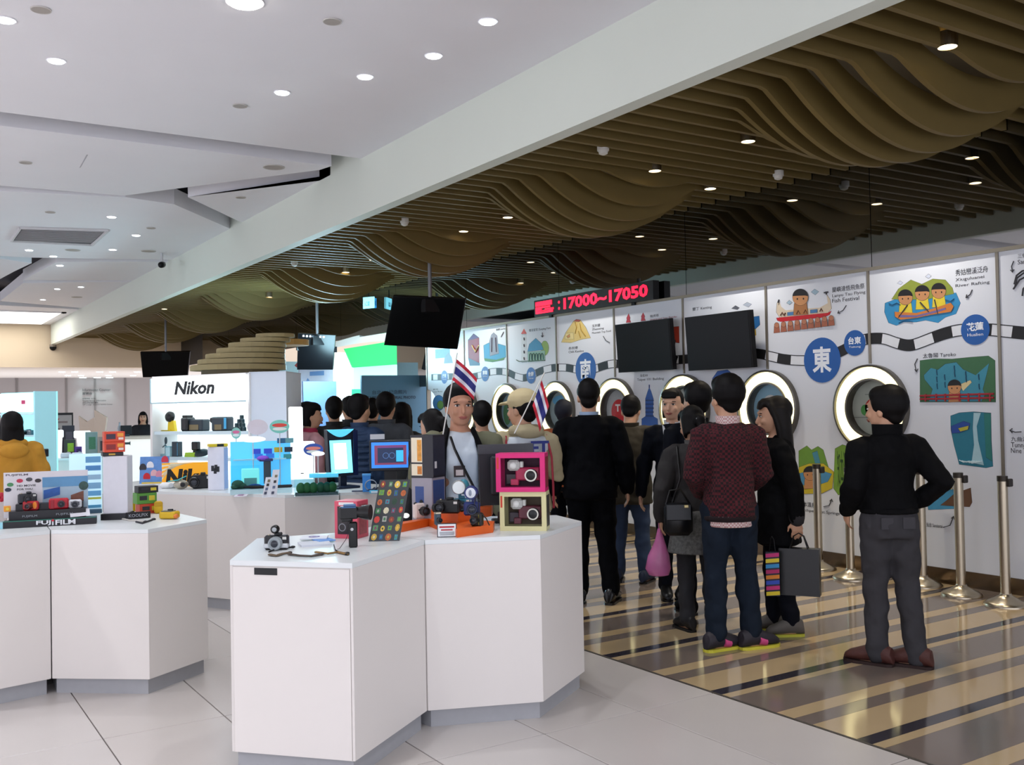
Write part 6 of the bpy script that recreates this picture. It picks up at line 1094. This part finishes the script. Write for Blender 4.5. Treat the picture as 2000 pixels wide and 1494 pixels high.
def at_dep(px, D): p = dep(px, 790, D); p.z = 0; return p
BLK = mat('070709', .8, var=.25, scale=14, bump=.3, spec=.15); NAVY = mat('0b0e17', .8, var=.2, scale=12, bump=.2, spec=.15); JEAN = mat('151e2a', .85, var=.35, scale=7, bump=.4, spec=.2); GJEAN = mat('3a393c', .85, var=.3, scale=7, bump=.5, spec=.2)
pocket = {1: ((.315,-.08,1.13),(.195,.06,1.0),(-.4,.5,-.7)), -1: ((-.235,-.05,1.12),(-.225,.10,.95),(.1,.5,-.8))}
# man in black jacket, right foreground
h = Human('man in black jacket, grey jeans and brown shoes standing with hands on hips', at_feet(1744,1298), 22, 1.61, headyaw=38, arms=pocket, feet={1:(.12,-.05,50),-1:(-.09,.03,48)}, vox=.011, wide=.88, hs=1.1)
h.body(); h.face(); h.hair('short', vol=.012); h.legs(GJEAN, 1.0, .02, bottom=-.03, wide=1.12); h.top(BLK, .955, .026, arm=.03, cuff=.92); h.collar(BLK, r=.082, h=.075, open_=.25); h.shoes(mat('4a2620', .6, var=.2, scale=20, bump=.3), mat('2a1814', .7), big=1.12)
b = B(); h.rows(b, .945, .985, .034); blob('waistband', h.fin(b), BLK, h.root, .012, 2)
for sd in (1,-1):
    b = B(); b.box((.03 if sd > 0 else -.105,-.1435,.86),(.105 if sd > 0 else -.03,-.137,.93)); h.part('back_pocket', b, mat('3c3b3f', .85), False)
# man in checked sweater
h = Human('man in dark red checked sweater and blue jeans seen from behind', at_feet(1431,1264), 14, 1.70, headyaw=14, arms={1:((.225,.0,1.10),(.14,.2,.98),(-.6,.6,0)),-1:((-.225,.0,1.10),(-.14,.2,.98),(.6,.6,0))}, feet={1:(.115,-.02,-70),-1:(-.12,-.05,-62)}, vox=.011, wide=.86, hs=1.12)
h.body(); h.face(); h.hair('short', vol=.012); h.legs(JEAN, .95, .018, wide=1.1, bottom=.015); CHK = knit('d8c8c4', 'b88a88', 90); b = B(); h.rows(b, .775, .85, .020, 0, 1, 1.05, n=3); blob('shirt_tail', h.fin(b), CHK, h.root, .011, 2); h.top(knit('4a0f18', '16060a', 60), .815, .024, 'sweater', arm=.026, rym=1.05); h.collar(CHK, r=.068, h=.055, open_=.4)
b = B(); h.rows(b, .81, .85, .030, 0, 1, 1.05); blob('sweater_rib', h.fin(b), mat('17090c', .9), h.root, .012, 2); h.shoes(mat('26222a', .6, var=.3), mat('c8c03a', .6), accent=mat('c84a80', .5), big=1.05)
# woman with shopping bags
h = Human('woman in long black coat facing left and holding shopping bags', at_feet(1524,1236), 98, 1.565, female=True, hs=1.12, headyaw=2, headpitch=-4, arms={-1:((-.24,-.08,1.10),(-.25,-.10,.86),(0,.0,-1))}, feet={1:(.08,.05,0),-1:(-.09,-.05,5)}, vox=.011)
h.body(); h.face(); h.hair('long', mat('100c0b', .55, var=.3, scale=40, spec=.25)); h.legs(NAVY, .9, .012); h.top(BLK, .66, .028, 'coat', arm=.03, flare=.03, cuff=.97); h.collar(BLK, r=.075, h=.03, open_=.3); h.shoes(mat('5a5550', .7), mat('b8b83a', .6)); 
b = B(); b.ell((0,.145,1.2),(.03,.006,.03)); h.part('red_badge', b, mat('b0283a', .5))
b = B(); b.limb([h.el(-1).lerp(h.wr(-1),.86), h.el(-1).lerp(h.wr(-1),.99)], .055, 14); h.part('knit_cuff', b, mat('2c2a2c', .9))
hw = h.W(h.wr(-1)+V((0,.005,-.095)))
def bag(label, c, w, hgt, d, m, hm, rz, name='shopping_bag', strips=None):
    t = thing(name, label, 'bag', (c.x,c.y,c.z), rz); z0 = -hgt-.10
    obj('bag_body', B().loft([((0,0,z0),(w/2,0,0),(0,d/2,0)),((0,0,z0+.01),(w/2,0,0),(0,d/2,0)),((0,0,-.10),(w/2*.99,0,0),(0,d/2*.7,0))], 4) if False else B().slab([(-w/2,-d/2,z0),(w/2,-d/2,z0),(w*.49,-d*.3,-.10),(-w*.49,-d*.3,-.10)], (0,d*.8,0)), m, t)
    for sy in (-1, 1): obj('bag_handle', B().limb([(-w*.22,sy*d*.25,-.10),(-w*.12,sy*.01,-.02),(0,0,.0),(w*.12,sy*.01,-.02),(w*.22,sy*d*.25,-.10)], .004, 6), hm, t, True)
    if strips:
        for k, c_ in enumerate(strips): obj('colour_band', B().slab([(-w/2+.0,-d/2-.003+d*.2*(k/len(strips)),z0+hgt*k/len(strips)),(w/2,-d/2-.003+d*.2*(k/len(strips)),z0+hgt*(k+.25)/len(strips)),(w/2,-d/2-.003+d*.2*(k/len(strips)),z0+hgt*(k+.95)/len(strips)),(-w/2,-d/2-.003+d*.2*(k/len(strips)),z0+hgt*(k+.7)/len(strips))], (0,.002,0)), mat(c_, .5), t)
    return t
D_ = (hw-CO).dot(_F); mp = D_/FPX
bag('large black paper shopping bag held by the woman in the long coat', hw+_R*.01+V((.0,-.005,.0)), .26, .30, .10, mat('100f10', .35), BLACK, -bearing(hw)-.15)
bag('narrow bag with pink, yellow and blue stripes beside the black paper bag', hw+_R*(-.185)+V((0,-.03,-.02)), .085, .28, .06, mat('1a1a30', .5), BLACK, -bearing(hw), 'striped_bag', ['d8c020','c02870','2a4ab0','d88020','b02060','2f8ac0','e0c830','c02870'])
# woman in grey jacket with pink bag
h = Human('woman in charcoal jacket and speckled skirt seen from behind', at_feet(1366,1230), 8, 1.52, female=True, hs=1.1, headpitch=-16, headyaw=18, arms={-1:((-.26,-.03,1.09),(-.27,.06,.86),(0,.1,-1)),1:((.22,.05,1.1),(.12,.2,1.05),(-.5,.7,0))}, feet={1:(.10,.0,-10),-1:(-.09,.0,25)}, vox=.011, lean=.06)
h.body(); h.face(); h.hair('tied'); h.legs(mat('232327', .85, var=.2), .95, .014); h.skirt(mat('5a5a58', .85, var=.95, scale=55), .60, .93, .06, 'speckled_skirt'); h.top(mat('2a2828', .8, var=.25, scale=14, bump=.25), .87, .026, arm=.028); h.collar(mat('5a5856', .8), 'scarf', r=.07, h=.04); h.shoes(mat('141214', .5), mat('101010', .6), big=.95)
b = B(); b.box((-.035,-.155,.105),(.035,-.15,.112)); h.hd(b, 0); h.part('hair_clip', b, mat('b8b8c0', .3, .5), False)
b = B(); b.limb([h.sh(-1)+V((.03,-.06,.06)), h.up((-.14,-.17,1.18)), h.up((-.21,-.17,.98))], .009, 6); h.part('shoulder_strap', b, BLACK)
c = h.W(h.up((-.17,-.20,.88))); t = thing('shoulder_bag', 'black leather shoulder bag on the back of the woman in the charcoal jacket', 'bag', c, h.rot); obj('bag_body', B().bbox((0,-.02,0),(.19,.08,.22),.03), mat('0c0e12', .3), t, True); obj('flap', B().bbox((0,-.062,.05),(.17,.012,.11),.01), mat('12151a', .3), t); obj('buckle', B().bbox((.05,-.071,.09),(.03,.006,.02),.003), mat('b8a878', .3, .8), t); obj('bag_strap', B().limb([(-.08,-.02,.1),(-.05,0,.19),(.02,.0,.2),(.08,-.02,.1)], .008, 6), BLACK, t, True)
c = h.W(h.wr(-1)+V((-.01,.03,-.075))); t = thing('pink_plastic_bag', 'translucent pink plastic carrier bag hanging from a hand', 'bag', c, h.rot)
obj('bag_body', B().loft([((0,0,-.01),(.012,0,0),(0,.015,0)),((0,0,-.10),(.035,0,0),(0,.03,0)),((-.01,0,-.20),(.075,0,0),(0,.05,0)),((-.015,0,-.29),(.09,0,0),(0,.065,0)),((-.01,0,-.335),(.07,0,0),(0,.05,0)),((-.01,0,-.345),(.03,0,0),(0,.02,0))], 20), mat('d878b0', .25, alpha=.72, var=.15), t, True); obj('contents', B().ell((-.01,0,-.27),(.06,.04,.05)).ell((.02,0,-.22),(.04,.03,.04)), mat('8a9a88', .5), t, True); obj('bag_handle', B().limb([(0,-.02,-.03),(0,-.012,.03),(0,.02,.03),(0,.02,-.03)], .006, 6), mat('d878b0', .3), t, True)
# young woman in uniform
h = Human('young woman in dark uniform jacket with white collar facing the camera', at_feet(1322,1168), 172, 1.655, female=True, hs=1.1, wide=.92, headyaw=-8, arms={1:((.25,-.02,1.10),(.27,.06,.86),(0,.12,-1))}, feet={1:(.09,.03,15),-1:(-.06,-.04,-10)}, vox=.011, skin=mat('d3a78c', .5, var=.04))
h.body(); h.face(); h.hair('tied'); h.legs(NAVY, .98, .014); h.top(NAVY, .84, .022, arm=.024, cuff=.96); h.collar(mat('dcdfe4', .6), r=.068, h=.045, open_=.35); h.shoes(mat('101012', .35), BLACK, heel=.05, big=.95)
for sd in (1,-1): b = B(); b.slab([h.up((.01*sd,.128,1.30)), h.up((.055*sd,.118,1.42)), h.up((.075*sd,.085,1.43)), h.up((.06*sd,.122,1.34))], (0,.006,0)); h.part('shirt_lapel', b, mat('dcdfe4', .6), False)
b = B(); b.ell(h.up((0,.135,1.335)),(.022,.012,.03)); h.part('neck_bow', b, mat('1a2440', .6))
# dark-haired man between them
h = Human('dark-haired man in navy jacket half hidden behind the checked sweater', at_dep(1360,7.35), 20, 1.685, vox=.014, hs=1.1, headyaw=15); h.body(); h.hair('short', vol=.01); h.legs(NAVY); h.top(NAVY, .85, .024); h.collar(NAVY, r=.075, h=.04); h.shoes(BLK, BLACK)
# man in black suit
h = Human('man in black suit with pale blue collar seen from behind', at_feet(1158,1176), 0, 1.745, arms={1:((.27,-.02,1.10),(.285,.05,.865),(.05,.15,-1)),-1:((-.27,-.02,1.10),(-.285,.05,.865),(-.05,.15,-1))}, feet={1:(.14,-.02,-15),-1:(-.10,.02,10)}, vox=.011, wide=1.0, hs=1.08)
h.body(); h.face(); h.hair('short'); SUIT = mat('040509', .8, var=.15, spec=.12); h.legs(SUIT, .98, .018, wide=1.12); h.top(SUIT, .80, .03, 'suit_jacket', arm=.032, cuff=.97, flare=.02); h.collar(mat('9ab0cc', .6), 'shirt_collar', r=.064, h=.045); h.collar(SUIT, 'jacket_collar', r=.078, h=.02); h.shoes(mat('0a0a0c', .25), BLACK, big=1.05)
# person in olive coat with raised arm
h = Human('person in olive brown coat with one arm raised, looking down', at_feet(1232,1136), -12, 1.62, hs=1.1, headpitch=-28, lean=.12, stoop=.15, arms={1:((.44,.06,1.27),(.20,.22,1.36),(-.9,.3,.1)),-1:((-.22,.08,1.12),(-.1,.28,1.2),(.5,.7,.2))}, feet={1:(.14,0,-10),-1:(-.12,.04,8)}, vox=.012)
h.body(); h.hair('short', vol=.006); h.legs(mat('2a3a54', .85, var=.25, scale=9), .9, .016, wide=1.1); h.top(mat('2c2619', .85, var=.2, scale=14, bump=.2), .72, .034, 'coat', arm=.036, flare=.04); h.collar(mat('2c2619', .85), r=.08, h=.04); h.shoes(mat('1f2a40', .6), BLACK)
b = B(); b.limb([h.el(1).lerp(h.wr(1),.93), h.el(1).lerp(h.wr(1),1.0)], .038, 12); h.part('wrist_watch', b, mat('b8b0a0', .3, .7))
# person in cap and white vest with a flag
def flag(label, base, tip, pts, wdir):
    t = thing('small_flag', label, 'flag'); obj('stick', B().limb([base, tip], .004, 8), mat('d8d4cc', .5), t, True); cols = ['c8283a','e8e8ee','2a2f78','2a2f78','e8e8ee','c8283a']; p0 = V(pts[0]); p1 = V(pts[1]); nx = 10; w = V(wdir)
    for k, c in enumerate(cols):
        b = B(); vs = []
        for i in range(nx+1):
            for u in (k/6, (k+1)/6):
                p = p0.lerp(p1, u)+w*(i/nx)+V((0,0,-.03*(i/nx)**2))+_F*(.012*sin(i*1.1+u*2)); vs.append(p)
        b.add(vs+[v+_F*.0015 for v in vs], [(2*i,2*i+1,2*i+3,2*i+2) for i in range(nx)]+[(2*(nx+1)+2*i,2*(nx+1)+2*i+2,2*(nx+1)+2*i+3,2*(nx+1)+2*i+1) for i in range(nx)])
        obj('stripe', b, mat(c, .7), t, True)
    return t
h = Human('person in beige cap and white vest with blue letters, seen from behind', at_dep(1020,6.7), 24, 1.655, headyaw=26, arms={1:((.27,.06,1.12),(.16,.26,1.14),(-.5,.7,.3)),-1:((-.26,.05,1.10),(-.16,.26,1.06),(.5,.7,.1))}, vox=.011, hs=1.06)
KH = mat('a89c7c', .85, var=.15, scale=14, bump=.25); VEST = mat('cdd6dc', .75, var=.08, scale=10, bump=.2)
h.body(); h.face(); h.hair('short', vol=.004); h.legs(JEAN); h.top(KH, .88, .024, 'hooded_jacket', arm=.032); h.shoes(BLK, BLACK)
b = B(); h.rows(b, .86, 1.40, .034, 0, .90, 1.05); blob('vest', h.fin(b), VEST, h.root, .011, 3)
b = B(); b.ell(h.up((0,-.120,1.425)),(.11,.05,.045)); b.limb([h.up((-.1,-.06,1.44)), h.up((0,-.11,1.45)), h.up((.1,-.06,1.44))], .038, 12); blob('hood', h.fin(b), KH, h.root, .011, 3)
b = B(); b.ell((0,-.01,.165),(.098,.118,.085)); b.loft([((0,.10,.152),(.075,0,0),(0,.01,.012)),((0,.15,.148),(.066,0,0),(0,.008,.008)),((0,.19,.138),(.035,0,0),(0,.005,.005))], 14); s0 = len(b.v); h.hd(b, 0); blob('cap', h.fin(b), mat('c8b88e', .8, var=.06), h.root, .009, 3)
b = B(); b.loft([((0,-.118,.135),(.035,0,0),(0,.012,.022)),((0,-.112,.135),(.032,0,0),(0,.01,.02))], 14); h.hd(b, 0); h.part('cap_opening', b, mat('1a1614', .8))
for sd in (1,-1): b = B(); b.limb([h.up((.155*sd,-.06,1.40)), h.up((.170*sd,-.105,1.25)), h.up((.172*sd,-.118,1.05)), h.up((.172*sd,-.12,.90))], .008, 6); h.part('red_piping', b, mat('a02838', .6))
R3 = Matrix.Rotation(h.rot, 3, 'Z'); e_x = R3 @ V((1,0,0)); o_ = h.W(h.up((-.02,-.176,1.275)))
text('ET', 'lettering', mat('23307e', .6), None, o_, e_x, (0,0,1), .13, .09, ext=.004, bold=.03); PEND[-1] = PEND[-1][:4]+(('H', h.root),)+PEND[-1][5:]
b = B(); b.box((-.06,-.172,1.33),(-.01,-.168,1.35)); h.part('red_mark', b, mat('c02838', .6), False)
hp_ = h.W(h.wr(1)); tip = dep(1063,728,6.35); bs = dep(1005,846,6.1)
flag('small striped flag hanging from a stick behind the beige cap', bs, tip, (dep(1058,742,6.33), dep(1040,792,6.25)), dep(1066,806,6.28)-dep(1052,764,6.3)+V((0,0,.0)))
# man facing the camera with a flag
h = Human('man facing the camera in open khaki and black jacket over a white shirt', at_dep(897,6.15), 186, 1.68, headyaw=6, arms={1:((.27,-.02,1.12),(.22,.22,1.12),(-.1,.5,.8)),-1:((-.28,-.04,1.12),(-.24,.12,.95),(.1,.4,-.9))}, vox=.011, hs=1.1, skin=mat('b9866a', .5, var=.05))
h.body(); h.face(); h.hair('short', vol=.01); h.legs(JEAN, 1.0); h.top(mat('cfd8de', .75, var=.05, scale=10, bump=.15), .86, .014, 'white_shirt', sleeves=False, dy=.014, rxm=.74); h.top(mat('6a6a52', .85, var=.15, scale=12, bump=.2), .86, .022, 'open_jacket', dy=-.045, rxm=1.06, rym=.95, arm=.034); h.shoes(BLK, BLACK)
for sd in (1,-1):
    b = B(); b.limb([h.up((.085*sd,.03,1.43)), h.up((.115*sd,.10,1.33)), h.up((.125*sd,.112,1.15)), h.up((.125*sd,.112,.90))], [.034,.042,.040,.040], 10, flat=.5); h.part('black_lapel', b, BLK)
    b = B(); b.ell(h.up((.17*sd,-.02,1.385)),(.075,.075,.045)); h.part('black_shoulder', b, BLK)
b = B(); b.limb([h.up((.07,.125,1.40)), h.up((.05,.148,1.33)), h.up((.0,.158,1.22)), h.up((-.05,.155,1.12)), h.up((-.10,.145,1.02))], .009, 6); h.part('strap', b, BLACK)
b = B(); b.box((-.012,.158,1.155),(.058,.162,1.225)); bd_ = h.part('badge', b, mat('3a2c28', .5), False); b = B(); b.box((.0,.162,1.165),(.046,.1635,1.20)); obj('badge_card', h.fin(b), mat('d8c8c0', .5), bd_)
bs = h.W(h.wr(1)+V((-.01,.05,.02))); tip = dep(893,690,5.75)
flag('small striped flag held up by the man facing the camera', bs-V((0,0,.12)), tip, (dep(890,700,5.75), dep(883,742,5.75)), dep(930,752,5.85)-dep(888,722,5.75))
p = h.W(h.up((-.2,-.2,1.2))); 
h = Human('person in black hidden behind the shoulder of the man facing the camera', at_dep(940,7.9), 10, 1.60, vox=.016); h.body(); h.hair('short', vol=.01); h.legs(NAVY); h.top(BLK, .85, .03, arm=.035); h.shoes(BLK, BLACK)
h = Human('woman with tied dark hair looking down beside the tall dark carton', at_dep(848,7.1), 40, 1.555, female=True, headpitch=-18, vox=.014); h.body(); h.face(); h.hair('tied'); h.legs(NAVY); h.top(mat('17171e', .8), .85, .024); h.shoes(BLK, BLACK)
h = Human('person in a dark cap with an orange sleeve at the round window', at_dep(1102,9.2), -25, 1.60, vox=.016, headyaw=10, arms={-1:((-.3,.1,1.2),(-.25,.3,1.3),(.2,.8,.3))}); h.body(); h.hair('short', mat('141a2a', .7), .012); h.legs(NAVY); h.top(mat('b8623a', .8), .85, .024); h.shoes(BLK, BLACK)
# crowd at the photo counter
for lb, px, D, turn, H, fem, hs_, tc, kw in (
    ('person in blue quilted jacket seen from behind', 703, 9.0, -35, 1.66, False, 'short', '1a3252', {'puff':1}),
    ('person in grey top with a raised hand seen from behind', 755, 9.5, -15, 1.68, False, 'short', '42474e', {}),
    ('long-haired person in dark coat at the right of the crowd', 786, 9.9, -20, 1.58, True, 'long', '1b1a1e', {}),
    ('person in black jacket in the middle of the crowd by the slate board', 652, 10.15, 5, 1.655, False, 'short', '0f0f13', {}),
    ('dark-haired person between the black jacket and the blue quilted jacket', 682, 11.1, 15, 1.665, False, 'short', '14141a', {}),
    ('person glimpsed behind the grey top and the blue quilted jacket', 728, 11.3, -10, 1.64, False, 'short', '101014', {}),
    ('woman in pink jacket and dark pink scarf facing right', 606, 9.45, -70, 1.60, True, 'tied', 'd09aa0', {'scarf':1})):
    h = Human(lb, at_dep(px, D), turn, H, female=fem, vox=.016, headyaw=0 if not kw.get('scarf') else -15, hs=1.12, wide=.92, group=None)
    h.body(); h.hair(hs_, vol=.006); h.legs(NAVY)
    tm_ = mat(tc, .7, var=.2, scale=16, bump=.3); h.top(tm_, .86, .03, arm=.034); h.collar(tm_ if not kw.get('scarf') else mat('a82c4c', .8), 'collar' if not kw.get('scarf') else 'scarf', r=.078, h=.05); h.shoes(BLK, BLACK)
    if kw.get('scarf'): h.face()
    if kw.get('puff'):
        for k in range(9):
            z = .90+.056*k; b = B(); h.rows(b, z, z+.046, .046, n=3); blob('quilted_band', h.fin(b), tm_, h.root, .018, 4)
# woman in yellow at the left edge
h = Human('person in mustard yellow hooded jacket with dark hair at the left edge', at_dep(22,8.9), 10, 1.56, female=True, vox=.012, wide=1.12, hs=1.1); YL = mat('c08a2c', .8, var=.15, scale=12, bump=.3)
h.body(); h.hair('bob', vol=.012); h.legs(NAVY); h.top(YL, .80, .045, arm=.045); h.shoes(BLK, BLACK); b = B(); b.ell(h.up((0,-.14,1.36)),(.14,.06,.08)); b.limb([h.up((-.1,-.05,1.43)), h.up((0,-.1,1.44)), h.up((.1,-.05,1.43))], .045, 12); blob('hood', h.fin(b), YL, h.root, .012, 3)
h = Human('dark-clothed attendant with long hair behind the information counter', at_dep(279,18.9), 178, 1.57, female=True, vox=.02); h.body(); h.face(); h.hair('long'); h.legs(NAVY); h.top(mat('16161c', .8), .85, .026); h.shoes(BLK, BLACK)
flush()
